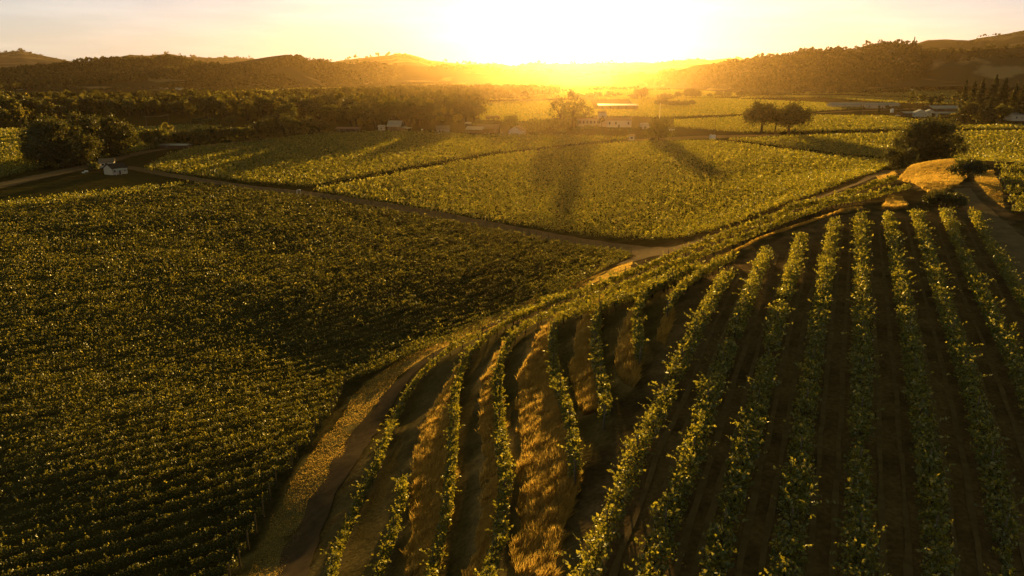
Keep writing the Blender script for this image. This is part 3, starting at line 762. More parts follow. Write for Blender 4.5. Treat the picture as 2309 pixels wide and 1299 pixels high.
def at_base(px, py):
    g = ground([px], [py])[0]; return g, float(depth_of(g[None])[0])
def tree_px(px, base, top, wpx, kind, mat_, label, name='tree', cat='tree', seed=0, k=1.0, group=None, Z=None):
    """a tree of its own, standing where the photograph shows its foot"""
    if Z is None: g, z = at_base(px, base)
    else:
        p = at_depth(px, base, np.array(Z)); g = np.array([p[0], p[1], float(hgt(p[0], p[1]))]); z = Z
        top_off = None
    H = (base-top)*z/FPX
    if Z is not None: H = float(at_depth(px, top, np.array(Z))[2]) - g[2]
    Rr = wpx*z/FPX*.5*(1.15 if kind in ('full', 'round', 'oak') else 1.0)
    cm, tm = tree_meshes(kind, H, Rr, max(.10, .0019*z), mat_, seed+int(px), k)
    return plant(cm, tm, g[0], g[1], g[2], label, cat, name, float((seed*1.7) % 6.28), group=group)
# the ones that can be told apart
tree_px(2094, 381, 259, 136, 'full', M_OAK, 'big dark oak standing just behind the golden grass patch', 'oak_tree', seed=1, Z=305, k=1.2)
tree_px(2048, 383, 268, 74, 'full', M_OAK, 'second oak joined to the left side of the big oak behind the knoll', 'oak_tree', seed=21, Z=295)
tree_px(2027, 390, 322, 60, 'full', M_OAK, 'dark shrub at the left foot of the big oak behind the knoll', 'shrub', 'shrub', seed=2, Z=270)
tree_px(2182, 404, 359, 68, 'oak', M_OAK, 'small umbrella shaped oak standing on dry grass by the pale road', 'oak_tree', seed=3)
tree_px(2133, 466, 421, 92, 'shrub', M_OAK, 'wide dark bush above the tops of the straight rows', 'bush', 'bush', seed=4, k=1.5)
tree_px(1716, 302, 230, 74, 'oak', M_OAK, 'left one of two spreading oaks standing together among vineyards', 'oak_tree', seed=5, k=1.3)
tree_px(1778, 303, 231, 84, 'oak', M_OAK, 'right one of two spreading oaks standing together among vineyards', 'oak_tree', seed=6, k=1.2)
tree_px(1747, 298, 240, 50, 'round', M_OAK, 'middle oak filling the gap between the two spreading oaks', 'oak_tree', seed=26)
tree_px(1485, 318, 259, 54, 'full', M_BROAD, 'round bushy tree at the road junction right of the sun glare', 'tree', seed=7)
tree_px(1470, 322, 308, 16, 'shrub', M_OAK, 'small dark shrub at the foot of the round bushy tree', 'shrub', 'shrub', seed=8)
tree_px(132, 376, 262, 142, 'full', M_OAK, 'largest dark oak of the tree clump by the white cottage', 'oak_tree', seed=9, k=1.2)
tree_px(88, 366, 284, 66, 'full', M_OAK, 'leftmost dark tree of the clump by the white cottage', 'oak_tree', seed=10)
tree_px(196, 362, 250, 78, 'full', M_OAK, 'tall dark tree in the middle of the clump by the white cottage', 'oak_tree', seed=11)
tree_px(250, 352, 262, 92, 'full', M_OAK, 'dark oak at the right side of the clump by the white cottage', 'oak_tree', seed=12)
tree_px(285, 345, 280, 46, 'round', M_BROAD, 'lighter tree at the right edge of the clump by the cottage', 'tree', seed=13)
tree_px(212, 387, 361, 34, 'shrub', M_BROAD, 'dark rounded shrub hugging the left side of the white cottage', 'shrub', 'shrub', seed=14, k=1.4)
tree_px(1291, 286, 203, 50, 'full', M_OAK, 'tallest dark tree in the sun glare left of the winery', 'tree', seed=15, k=.4)
tree_px(1262, 286, 214, 48, 'full', M_OAK, 'second tall tree, left of the tallest one in the glare', 'tree', seed=16, k=.4)
tree_px(1318, 284, 222, 44, 'full', M_OAK, 'third tall tree, right of the tallest one in the glare', 'tree', seed=17, k=.4)
tree_px(1357, 288, 262, 16, 'poplar', M_CON, 'small dark cypress in front of the white winery tower', 'cypress', seed=18)
tree_px(1151, 291, 256, 34, 'round', M_BROAD, 'round tree right behind the white gabled farmhouse', 'tree', seed=19)
tree_px(1200, 300, 272, 44, 'round', M_BROAD, 'broad tree right of the white gabled farmhouse', 'tree', seed=20)
tree_px(1084, 288, 268, 40, 'shrub', M_OAK, 'dark low tree behind the open sided farm shelter', 'tree', seed=22)
for k, (px, b, t, wp, lb) in enumerate([(2168,262,184,24,'leftmost tall conifer of the dark grove at the right edge'),(2186,266,188,28,'second tall conifer from the left in the dark grove'),(2203,268,180,30,'third tall conifer from the left in the dark grove'),
        (2232,268,174,34,'tallest conifer of the dark grove'),(2254,270,180,34,'conifer right of the tallest one in the dark grove'),(2279,270,190,32,'broad conifer near the right end of the dark grove'),(2302,272,170,36,'conifer cut by the right edge of the picture'),(2330,272,182,36,'conifer half outside the right edge')]):
    tree_px(px, b, t, wp*1.5, 'conifer', M_CON, lb, 'conifer', seed=30+k, k=1.3)
tree_px(2228, 277, 214, 50, 'conifer', M_CON, 'wide low conifer in front of the dark grove', 'conifer', seed=40, k=1.4)
tree_px(2256, 276, 232, 40, 'round', M_BROAD, 'leafy tree at the right side of the wide low conifer', 'tree', seed=41)
tree_px(2181, 272, 232, 42, 'round', M_OAK, 'round dark tree in front of the long metal roof', 'tree', seed=42, k=1.2)
tree_px(2201, 275, 256, 24, 'shrub', M_YEL, 'pale green shrub between the round dark tree and wide conifer', 'shrub', 'shrub', seed=43)
tree_px(2148, 268, 251, 26, 'shrub', M_YEL, 'yellow green shrub under the lower metal roof', 'shrub', 'shrub', seed=44)
for k, (px, b, t, wp, lb) in enumerate([(2051,248,206,17,'first poplar from the left behind the farm greenhouses'),(2077,248,206,19,'second poplar, tall with a rounded top, behind the greenhouses'),(2098,250,216,18,'third poplar, shorter and greener than its neighbours'),(2116,251,212,24,'fourth poplar, golden on its left side'),(2150,246,208,18,'fifth poplar, apart from the others, beside the conifer grove')]):
    tree_px(px, b, t, wp, 'poplar', M_BROAD, lb, 'poplar_tree', seed=50+k)
tree_px(1981, 256, 239, 9, 'conifer', M_CON, 'small dark conifer beside the farm road in front of the long shed', 'conifer', seed=57)
for k, (px, b, t, wp) in enumerate([(1953,244,234,12),(1966,244,236,12),(2002,246,236,16),(2018,246,237,18),(2032,246,238,14)]):
    tree_px(px, b, t, wp, 'shrub', M_OAK, '%s dark shrub along the two low sheds, from the left' % ordinal(k+1), 'shrub', 'shrub', seed=60+k)
# hedge of trees along the top edge of the striped block
for k, (px, b, t, wp) in enumerate([(352,334,289,64),(388,328,300,40),(420,327,296,44),(452,326,292,44),(486,323,286,46),(520,321,286,44),(552,319,282,44),(585,317,276,46),(618,314,262,50),(652,309,254,50),(686,304,264,46),(718,301,270,44)]):
    tree_px(px, b, t, wp, 'round', M_OAK if k % 3 else M_BROAD, '%s tree from the left in the dark row above the striped vineyard block' % ordinal(k+1), 'tree', seed=70+k, group='tree row above the striped vineyard block')
tree_px(380, 316, 276, 26, 'poplar', M_YEL, 'yellow lit tree standing behind the dark tree row', 'tree', seed=90)
for k, (px, b, t, wp) in enumerate([(478,281,262,36),(521,281,255,38),(448,278,266,30)]):
    tree_px(px, b, t, wp, 'shrub', M_BROAD, ['round bush with a bright rim beside the pale lane', 'largest round bush with a bright rim beside the pale lane', 'low bush left of the two bright rimmed bushes'][k], 'bush', 'bush', seed=92+k)
for k in range(6):
    tree_px(396+k*11.5, 284+k*.3, 277+k*.3, 8, 'shrub', M_OAK, '%s small round shrub in the line along the pale lane' % ordinal(k+1), 'shrub', 'shrub', seed=96+k, group='small shrubs along the pale lane')
for k, (px, b, t, wp, lb) in enumerate([(1218,296,270,40,'broad garden tree left of the tall trees by the winery'),(1246,292,268,34,'garden tree between the broad one and the tall trees'),(1325,292,280,26,'low garden bush under the left winery wing'),(1343,293,278,18,'small garden tree under the winery windows'),
        (1376,296,286,16,'left garden bush before the long winery hall'),(1398,297,287,16,'middle garden bush before the long winery hall'),(1420,298,286,18,'right garden bush before the long winery hall'),(1440,296,282,18,'bush between the long winery hall and the annex'),(1300,298,286,40,'wide low shrubbery bush at the foot of the tall trees'),(1262,300,284,34,'dark bush at the left foot of the tall trees')]):
    tree_px(px, b, t, wp, 'round' if k < 2 else 'shrub', M_BROAD, lb, 'tree' if k < 2 else 'bush', 'tree' if k < 2 else 'bush', seed=160+k)
# trees on the plain right of the sun
for k, (px, b, t, wp) in enumerate([(1446,222,198,34),(1428,226,212,18),(1500,226,214,30),(1527,222,206,18),(1560,219,203,40),(1599,219,211,12),(1621,218,206,20),(1641,218,208,18),(1672,217,207,24),(1700,217,205,30),(1722,216,202,36),(1750,216,208,20),(1770,215,206,22),(1490,238,224,30),(1512,240,228,20),(1535,240,230,34),(1560,238,226,16)]):
    tree_px(px, b, t, wp, 'round', M_OAK, '%s dark tree from the left scattered on the bright plain right of the sun' % ordinal(k+1) if False else 'dark tree scattered on the bright plain between the sun and the right hill', 'tree', seed=110+k, group='trees scattered on the bright plain')
# skyline pines
for k, (px, b, t, wp, lb) in enumerate([(1716,136,120,6,'lone pine sticking up on the skyline where the right hill dips'),(2060,104,83,7,'lone pine at the top of the right hill'),(1805,124,108,10,'ragged oak on the skyline left of the hill top'),(1889,117,102,14,'flat topped oak on the skyline in the middle of the right hill')]):
    Zh = 2100
    p = at_depth(px, b, np.array(Zh)); q = at_depth(px, t, np.array(Zh)); H = q[2]-p[2]
    cm, tm = tree_meshes('conifer' if k < 2 else 'umbrella', H*1.25, wp*Zh/FPX*.5, 2.2, M_CON if k < 2 else M_OAK, 140+k)
    plant(cm, tm, p[0], p[1], p[2]-H*.25, lb, 'tree', 'pine_tree' if k < 2 else 'oak_tree')

# the broad wood: each near tree its own, the far part one mass
WOOD = [(-60,292),(70,288),(180,268),(300,262),(420,268),(540,276),(620,290),(740,294),(830,292),(1000,284),(1068,280),(1085,262),(1090,244),(1060,232),(1200,224),(1260,214),(1180,206),(1000,204),(850,212),(760,214),(620,226),(480,232),(320,236),(180,232),(60,236),(-60,238)]
WW = gpts(WOOD)
kinds = []
for q in range(10):
    kd = ['round', 'oak', 'round', 'oak', 'round', 'poplar', 'round', 'oak', 'round', 'round'][q]
    mt = [M_OAK, M_OAK, M_BROAD, M_BROAD, M_OAK, M_YEL, M_YEL, M_OAK, M_BROAD, M_OAK][q]
    H = [18, 18, 15, 20, 12, 22, 10, 17, 13, 23][q]; Rr = [7, 9.5, 7, 9, 5.5, 4, 5, 8.5, 6, 8][q]
    kinds.append(tree_meshes(kd, H, Rr, 1.1, mt, 200+q, 1.15))
wl = ['dark round tree in the broad wood behind the farm sheds', 'dark spreading oak in the broad wood', 'green round tree in the broad wood', 'green spreading oak in the broad wood', 'small dark tree in the broad wood', 'slim pale tree in the broad wood', 'pale yellow green tree in the broad wood', 'dark flat topped oak in the broad wood', 'small green tree in the broad wood', 'tall dark tree in the broad wood']
pts = []
x0, x1 = WW[:, 0].min(), WW[:, 0].max(); y0, y1 = WW[:, 1].min(), WW[:, 1].max()
cand = np.stack([x0+(x1-x0)*R.random(26000), y0+(y1-y0)*R.random(26000)], 1)
cand = cand[inpoly(cand[:, 0], cand[:, 1], WW)]
cpx, cpy, cz = proj(cand[:, 0], cand[:, 1], 0*cand[:, 0]); cand = cand[(cpx > -50) & (cpx < 1280)]
cand = cand[fbm(cand[:, 0]/70, cand[:, 1]/70, 77, 3) > .42]
keepers = []; gridc = {}
for p in cand:
    d0 = 10.5
    c = (int(p[0]//d0), int(p[1]//d0))
    if any(np.hypot(*(p-q)) < d0 for i in (-1, 0, 1) for j in (-1, 0, 1) for q in gridc.get((c[0]+i, c[1]+j), [])): continue
    gridc.setdefault(c, []).append(p); keepers.append(p)
keepers = np.array(keepers); keepers = keepers[np.argsort(keepers[:, 1])]
NIND = 285
for p in keepers[:NIND]:
    q = int(R.integers(10)); s = .62+.6*R.random()
    plant(kinds[q][0], kinds[q][1], p[0], p[1], 0, wl[q], 'tree', 'tree', float(R.random()*6.28), (s*(.85+.3*R.random()), s, s*(.85+.3*R.random())), 'trees of the broad wood')
rest = keepers[NIND:]
print('WOOD', len(keepers), 'far', len(rest))
P = np.hstack([rest, np.zeros((len(rest), 1))])
clump_trees(P, 8+14*R.random(len(P))**1.6, 'forest', 'far part of the broad wood fading into the sun glare', 34, .60, None, .26)
# tree lines far out on the valley floor
TL = [[(-40,224),(120,221),(300,216),(480,209),(640,203)],[(-40,208),(200,206),(420,201),(600,198)],[(560,200),(760,195),(980,190)],[(620,212),(760,207),(900,199)],[(1690,215),(1850,213),(2000,209),(2160,203)],[(1060,230),(1180,216),(1260,208)],[(1340,205),(1420,203),(1500,205)],[(1300,222),(1420,218)],[(1920,213),(2060,209)]]
allp = []
for l in TL:
    g = densify(gpts(l), 9); k = int(len(g)*1.6)
    s = g[R.integers(0, len(g), k)]; s[:, :2] += R.normal(size=(k, 2))*np.array([14, 22]); allp.append(s)
P = np.vstack(allp); P[:, 2] = 0
clump_trees(P, 5+8*R.random(len(P))**1.6, 'forest', 'thin lines of trees between the far fields', 22, .62, None, .32)

# ------------------------------------------------------------------ buildings
M_WHITE = plain('white_painted_wall', (.50, .46, .41), .7, .10, 2)
M_CREAM = plain('cream_board_wall', (.50, .43, .33), .8, .14, 2.5)
M_BROWN = plain('brown_board_wall', (.12, .075, .045), .85, .25, 2)
M_RED = plain('rusty_metal_roof', (.17, .085, .06), .6, .3, 1.5)
M_TAN = plain('tan_shingle_roof', (.22, .16, .11), .85, .25, 2)
M_DARK = plain('dark_shingle_roof', (.05, .042, .038), .85, .25, 2)
M_METAL = plain('grey_metal_roof', (.32, .31, .30), .5, .14, .8, .35)
M_GLASS = plain('dark_window_glass', (.02, .022, .025), .1, .1, 2)
M_DOOR = plain('dark_door', (.05, .035, .025), .6, .2, 3)
M_TANK = plain('white_tank', (.70, .68, .62), .5, .08, 2)
def gable(name, label, px, py, w, d, h, rh, rz, wall, roof, windows=3, door=True, over=.4, cat='house', open_=False, extra=None, Zoff=0):
    g, z = at_base(px, py)
    r = obj(name, None, loc=(g[0], g[1], g[2]), rz=radians(rz)); tag(r, label, cat)
    x, y = w/2, d/2
    b = MB()
    if open_:
        for sx in (-1, 0, 1):
            for sy in (-1, 1):
                MB().box((sx*(x-.12)-.12, sy*(y-.12)-.12, -.2), (sx*(x-.12)+.12, sy*(y-.12)+.12, h)).build('post', M_WOOD, r)
        MB().box((-x, y-.3, .0), (x, y-.15, h*.8)).build('wall', wall, r)
    else:
        b.add([(-x,-y,-.3),(x,-y,-.3),(x,y,-.3),(-x,y,-.3),(-x,-y,h),(x,-y,h),(x,y,h),(-x,y,h),(-x,0,h+rh),(x,0,h+rh)],
              [(0,1,5,4),(2,3,7,6),(1,2,6,9,5),(3,0,4,8,7),(3,2,1,0)])
        b.build('wall', wall, r)
    k = rh/y; oy = y+over; zo = h-k*over; th = .16
    rb = MB()
    for s in (-1, 1):
        A = [(-x-over, s*oy, zo+.03), (x+over, s*oy, zo+.03), (x+over, 0, h+rh+.03), (-x-over, 0, h+rh+.03)]
        B = [(a, b_, c+th) for a, b_, c in A]
        f = [(0,1,2,3),(7,6,5,4),(0,4,5,1),(1,5,6,2),(2,6,7,3),(3,7,4,0)]
        rb.add(A+B, f if s < 0 else [t[::-1] for t in f])
    rb.build('roof', roof, r)
    if not open_:
        for q in range(windows):
            xx = -x + w*(q+.5)/windows
            if door and q == windows//2: continue
            fr = MB().box((xx-.55, -y-.06, h*.38), (xx+.55, -y-.002, h*.80)).build('window', M_WHITE, r)
            MB().box((xx-.45, -y-.075, h*.42), (xx+.45, -y-.063, h*.76)).build('pane', M_GLASS, fr)
        if door: MB().box((-.5, -y-.05, 0), (.5, -y-.003, min(2.1, h*.85))).build('door', M_DOOR, r)
        fr = MB().box((x+.003, -.45, h*.45), (x+.06, .45, h*.85)).build('window', M_WHITE, r)
        MB().box((x+.063, -.36, h*.49), (x+.075, .36, h*.81)).build('pane', M_GLASS, fr)
    if extra: extra(r, x, y, h)
    return r
def porch(r, x, y, h):
    MB().add([(-x,-y-2.2,h-.75),(x*.4,-y-2.2,h-.75),(x*.4,-y-.08,h-.1),(-x,-y-.08,h-.1),(-x,-y-2.2,h-.62),(x*.4,-y-2.2,h-.62),(x*.4,-y-.08,h+.03),(-x,-y-.08,h+.03)],
             [(3,2,1,0),(4,5,6,7),(0,1,5,4),(1,2,6,5),(2,3,7,6),(3,0,4,7)]).build('porch_roof', M_METAL, r)
    for q in (-x+.1, -x*.3, x*.3): MB().box((q-.07, -y-2.1, -.1), (q+.07, -y-1.96, h-.72)).build('porch_post', M_WHITE, r)
def chimney(r, x, y, h): MB().box((x*.4, y*.2, h), (x*.4+.7, y*.2+.7, h+2.6)).build('chimney', M_CREAM, r)
gable('cottage', 'white cottage with dark roof and metal porch beside the left road', 262, 392, 6.5, 5.5, 2.5, 1.6, 62, M_CREAM, M_DARK, 3, extra=porch)
gable('shed', 'tan roofed shed right behind the white cottage', 243, 377, 5.5, 5, 2.4, 1.2, 20, M_CREAM, M_TAN, 2, cat='shed')
gable('shed', 'low shed with a pale flat looking roof below the dark tree row', 397, 335, 15, 6, 1.9, .55, -6, M_BROWN, M_METAL, 2, cat='shed')
gable('shed', 'long low rusty red shed at the edge of the wood', 786, 297, 16, 6, 2.2, .9, -4, M_BROWN, M_RED, 4, cat='shed')
gable('cottage', 'small pale hut half hidden between trees left of the big barn', 861, 294, 4.5, 4, 2.6, 1.1, 0, M_CREAM, M_METAL, 1, door=False)
def lean(r, x, y, h):
    MB().add([(x-.2,-y-.3,h-1.0),(x+5.5,-y-.3,h-1.6),(x+5.5,y+.3,h-1.6),(x-.2,y+.3,h-.6),(x-.2,-y-.3,h-.85),(x+5.5,-y-.3,h-1.45),(x+5.5,y+.3,h-1.45),(x-.2,y+.3,h-.45)],
             [(3,2,1,0),(4,5,6,7),(0,1,5,4),(1,2,6,5),(2,3,7,6),(3,0,4,7)]).build('side_roof', M_METAL, r)
    for s in (-1, 1): MB().box((x+5.1, s*y-.1, -.1), (x+5.3, s*y+.1, h-1.6)).build('post', M_WOOD, r)
gable('barn', 'barn with a steep silver roof and a lean-to at the edge of the wood', 893, 294, 10, 9, 3.2, 3.6, -12, M_BROWN, M_METAL, 3, cat='barn', extra=lean)
gable('shed', 'pale walled shed with a brown roof right of the silver roofed barn', 999, 300, 9, 6.5, 2.8, 2.2, 6, M_CREAM, M_TAN, 2, cat='shed')
gable('shelter', 'open sided farm shelter with a pale metal roof on posts', 1072, 302, 11, 8, 3.2, 1.6, -10, M_BROWN, M_METAL, 0, cat='shelter', open_=True)
gable('shed', 'small tin roofed shed behind the open farm shelter', 1056, 286, 4, 4, 2.4, 1.0, -10, M_BROWN, M_METAL, 1, cat='shed')
gable('barn', 'brown barn with a wide low roof behind the open farm shelter', 1102, 299, 15, 9, 3.0, 2.6, -6, M_BROWN, M_TAN, 3, cat='barn')
gable('farmhouse', 'white gabled farmhouse with a brown roof facing the vineyard', 1166, 305, 8, 9, 3.2, 2.8, 68, M_WHITE, M_TAN, 3, extra=chimney)
gable('shed', 'low brown shed beyond the white gabled farmhouse', 1111, 271, 12, 6, 2.6, 1.2, 0, M_BROWN, M_TAN, 2, cat='shed')
def flat_block(name, label, px, py, w, d, h, rz, wall, roof, nwin=4, cat='building', tower=None, over=.3):
    g, z = at_base(px, py)
    r = obj(name, None, loc=tuple(g), rz=radians(rz)); tag(r, label, cat)
    x, y = w/2, d/2
    MB().box((-x, -y, -.3), (x, y, h)).build('wall', wall, r)
    MB().add([(-x-over,-y-over,h+.003),(x+over,-y-over,h+.003),(x+over,y+over,h+.003),(-x-over,y+over,h+.003),(-x-over,-y-over,h+.3),(x+over,-y-over,h+.3),(x+over,y+over,h+1.0),(-x-over,y+over,h+1.0)],
             [(3,2,1,0),(4,5,6,7),(0,1,5,4),(1,2,6,5),(2,3,7,6),(3,0,4,7)]).build('roof', roof, r)
    for q in range(nwin):
        xx = -x+w*(q+.5)/nwin
        fr = MB().box((xx-.7, -y-.07, h*.35), (xx+.7, -y-.003, h*.78)).build('window', M_DOOR, r)
        MB().box((xx-.55, -y-.09, h*.40), (xx+.55, -y-.073, h*.73)).build('pane', M_GLASS, fr)
    return r
wb = flat_block('winery_building', 'left wing of the white winery with a row of tall windows', 1330, 284, 20, 10, 5.6, 3, M_WHITE, M_TAN, 7)
flat_block('winery_tower', 'square white tower of the winery behind the small cypress', 1357, 285, 5.5, 5.5, 10.5, 3, M_WHITE, M_TAN, 1)
gable('winery_building', 'long white winery hall with a low brown roof right of the tower', 1394, 286, 19, 12, 5.2, 1.8, -3, M_WHITE, M_TAN, 4)
gable('annex', 'small white annex right of the long winery hall', 1453, 291, 6.5, 5, 3.2, 1.2, 0, M_WHITE, M_METAL, 1)
flat_block('warehouse', 'large flat warehouse with a pale roof beyond the winery', 1392, 246, 46, 26, 4.6, -3, M_BROWN, M_METAL, 5, cat='warehouse')
flat_block('hut', 'tiny white hut at the roadside left of the round tree', 1424, 316, 3.4, 2.6, 2.4, -8, M_WHITE, M_TAN, 1, cat='hut')
gable('shed', 'long low silver shed in the bright field behind the two oaks', 1907, 243, 42, 16, 4, 2.4, 4, M_CREAM, M_METAL, 4, cat='shed')
gable('shed', 'second low shed with a rounded looking roof and dark shrubs before it', 1984, 244, 40, 15, 4, 2.6, -5, M_CREAM, M_METAL, 4, cat='shed')
gable('shed', 'grey roofed shed left of the two bright gabled greenhouses', 2048, 262, 15, 12, 3.0, 1.4, 4, M_BROWN, M_METAL, 2, cat='shed')
M_GH = plain('greenhouse_panel', (.55, .50, .38), .45, .12, 2)
gable('greenhouse', 'left one of two bright gabled greenhouses', 2073, 263, 9, 13, 3.4, 3.2, 78, M_GH, M_METAL, 3, cat='greenhouse')
gable('greenhouse', 'right one of two bright gabled greenhouses', 2094, 263, 9, 13, 3.4, 3.2, 78, M_GH, M_METAL, 3, cat='greenhouse')
gable('barn', 'long barn with the upper grey metal roof behind the poplars', 2140, 256, 46, 16, 5.4, 2.6, 3, M_BROWN, M_METAL, 5, cat='barn')
gable('barn', 'lower long grey metal roofed barn in front of the upper one', 2138, 263, 38, 9, 3.2, 1.3, 3, M_BROWN, M_METAL, 4, cat='barn')
gable('barn', 'metal roofed barn cut by the right edge behind the conifers', 2312, 272, 30, 14, 5.0, 2.0, -6, M_CREAM, M_METAL, 4, cat='barn')
gable('farmhouse', 'small pale house in front of the conifer grove', 2203, 258, 12, 8, 3.2, 1.6, 0, M_WHITE, M_METAL, 2)
for px, py, lb in [(2054,207,'tiny pale house at the foot of the right hill above the poplars'),(370,203,'tiny pale farmhouse below the dark ridge, leftmost'),(405,204,'tiny pale farmhouse below the dark ridge, second from the left'),(440,200,'tiny barn with a bright roof below the dark ridge'),(42,208,'tiny pale house by the bare slope at the left edge'),(70,224,'long pale roof among trees at the left edge')]:
    gable('farmhouse', lb, px, py, 20, 12, 4, 3, 5, M_CREAM, M_METAL, 2)

# ------------------------------------------------------------------ poles, tanks, cars, small things
def pole(label, px, py, top, arm=True, m=None, lean_=0):
    g, z = at_base(px, py); h = (py-top)*z/FPX
    r = obj('utility_pole', None, loc=tuple(g)); tag(r, label, 'utility pole')
    rr = max(.14, .0004*z)
    MB().tube([(0, 0, -.5), (lean_, 0, h)], [rr, rr*.75], 7).build('shaft', m or M_WOOD, r)
    if arm:
        MB().box((-1.3, -.08, h-.9), (1.3, .08, h-.7)).build('crossarm', M_WOOD, r)
        for q in (-1.1, 0, 1.1): MB().tube([(q, 0, h-.7), (q, 0, h-.4)], [.07, .05], 6).build('insulator', M_TANK, r)
    return g, h
pole('slim utility pole by the white tanks on the gravel road', 1611, 310, 262)
pole('pale pole in the bright field above the round tree', 1487, 268, 234, False, M_TANK)
pole('slim pole beside the farm road left of the small conifer', 1945, 258, 222)
pole('dark pole between the first two poplars', 2064, 252, 214)
pole('pole at the left side of the dark tree clump, above the oaks', 145, 290, 240)
pole('short pole with a small white sign by the road below the tree clump', 143, 380, 357, False)
a, ha = pole('left pole of the wire span behind the dark tree row', 331, 285, 262)
b_, hb = pole('right pole of the wire span behind the dark tree row', 381, 283, 258)
wr = MB()
for q in (-1.1, 0, 1.1):
    p0 = np.array([a[0]+q, a[1], ha-.4]); p1 = np.array([b_[0]+q, b_[1], hb-.4]); pm = (p0+p1)/2 - np.array([0, 0, .9])
    wr.tube([p0, p0*.5+pm*.5-np.array([0, 0, .2]), pm, p1*.5+pm*.5-np.array([0, 0, .2]), p1], .09, 5)
tag(wr.build('overhead_wire', M_TAN), 'sagging wires strung between two poles behind the dark tree row', 'wires')
for k, (px, lb) in enumerate([(1603, 'left one of two white tanks on the gravel road'), (1610, 'right one of two white tanks on the gravel road')]):
    g, z = at_base(px, 314); r = obj('water_tank', None, loc=tuple(g)); tag(r, lb, 'tank')
    MB().tube([(0, 0, -.1), (0, 0, 2.6)], [.95, .95], 16).build('shell', M_TANK, r)
    MB().tube([(0, 0, 2.603), (0, 0, 3.0)], [.97, .2], 16).build('lid', M_METAL, r)
for px, py, h, lb in [(638, 207, 6, 'bright white tank tower in the far field below the dark ridge'), (786, 204, 5, 'small bright tank tower in the far field near the wood'), (2010, 262, 6.5, 'bright little water tower beside the farm greenhouses')]:
    g, z = at_base(px, py); r = obj('water_tower', None, loc=tuple(g)); tag(r, lb, 'water tower')
    MB().tube([(0, 0, h*.55), (0, 0, h)], [h*.24, h*.24], 14).build('tank', M_TANK, r)
    MB().tube([(0, 0, h+.003), (0, 0, h*1.2)], [h*.25, .05], 14).build('roof', M_TANK, r)
    for q in range(4):
        t = q*pi/2+pi/4; MB().tube([(math.cos(t)*h*.24, math.sin(t)*h*.24, -.1), (math.cos(t)*h*.18, math.sin(t)*h*.18, h*.55)], [.1, .1], 5).build('leg', M_WOOD, r)
g, z = at_base(674, 438)
r = obj('pipe_stand', None, loc=tuple(g), rz=.2); tag(r, 'white upside down U shaped pipe stand at the corner of the dirt roads', 'pipe stand')
MB().tube([(-.55, 0, -.1), (-.55, 0, 1.25), (-.45, 0, 1.45), (.45, 0, 1.45), (.55, 0, 1.25), (.55, 0, -.1)], .13, 7).build('pipe', M_TANK, r)
MB().tube([(.55, -.02, .6), (.55, -.35, .6)], [.09, .09], 7).build('valve', M_METAL, r)
g, z = at_base(952, 298); r = obj('sign', None, loc=tuple(g)); tag(r, 'small white board sign on a post in front of the silver roofed barn', 'sign')
MB().tube([(0, 0, -.1), (0, 0, 2.2)], .09, 6).build('post', M_WOOD, r); MB().box((-.7, -.16, 1.2), (.7, -.1, 2.2)).build('board', M_TANK, r)
for k, (px, py, s) in enumerate([(195, 389, .6), (188, 391, .45)]):
    g, z = at_base(px, py); r = obj('propane_tank', None, loc=tuple(g), rz=.5); tag(r, ['larger white tank lying left of the dark shrub by the cottage', 'smaller white tank lying left of the dark shrub by the cottage'][k], 'tank')
    MB().tube([(-1.2*s, 0, .8*s), (-1.0*s, 0, .8*s), (1.0*s, 0, .8*s), (1.2*s, 0, .8*s)], [.3*s, .62*s, .62*s, .3*s], 12).build('shell', M_TANK, r)
    for q in (-.7, .7): MB().box((q*s-.1, -.4*s, -.05), (q*s+.1, .4*s, .3*s)).build('leg', M_METAL, r)
M_TYRE = plain('tyre', (.02, .02, .02), .9, .1, 5)
def car(label, px, py, rz, col, cat='car'):
    g, z = at_base(px, py); r = obj('parked_car', None, loc=tuple(g), rz=radians(rz)); tag(r, label, cat)
    prof = [(-2.2,.35),(-2.25,.75),(-2.0,.95),(-1.2,1.0),(1.2,.98),(2.05,.88),(2.2,.6),(2.15,.35)]
    def ext(P, y0, y1, yt=None):
        n = len(P); V = [(a, y0, b) for a, b in P]+[(a, y1, b) for a, b in P]
        return V, [tuple(range(n)), tuple(range(2*n-1, n-1, -1))]+[(i, i+n, (i+1) % n+n, (i+1) % n) for i in range(n)]
    MB().add(*ext(prof, -.88, .88)).build('body', col, r)
    MB().add(*ext([(-1.7,1.003),(-1.3,1.5),(.3,1.52),(1.0,1.003)], -.76, .76)).build('cabin', M_GLASS, r)
    MB().box((-1.25, -.7, 1.523), (.28, .7, 1.56)).build('roof', col, r)
    for sx in (-1.35, 1.35):
        for sy in (-1, 1): MB().tube([(sx, sy*.68, .33), (sx, sy*.93, .33)], .33, 14).build('wheel', M_TYRE, r)
M_CARW = plain('white_car_paint', (.75, .74, .72), .3, .03, 1); M_CARD = plain('dark_car_paint', (.06, .06, .07), .3, .05, 1)
car('white car parked right of the round bushy tree', 1502, 302, 10, M_CARW); car('second white car behind the round bushy tree, further back', 1514, 295, 30, M_CARW)
car('white car parked left of the white gabled farmhouse', 1133, 306, -15, M_CARW); car('dark car parked before the brown barn', 1104, 306, 5, M_CARD); car('white car parked at the corner of the pale walled shed', 989, 303, 5, M_CARW)
car('pale car on the yard beside the bright water tower', 2024, 262, 0, M_CARW)
SKY, TINT, SUN_E, SUN_COL, EXPO = .05, (.30, .30, .82), 5.0, (1.0, .67, .185), 1.3
AIR = (4.35, 4.45, 3.7)
ZEN = [(0, (1, 1, 1)), (.14, (1, 1, 1)), (.36, (.24, .25, .145)), (1, (.17, .19, .10))]
HAZE, HAZE_COL, HAZE_G = 1.85e-5, (1.0, .63, .30), .868
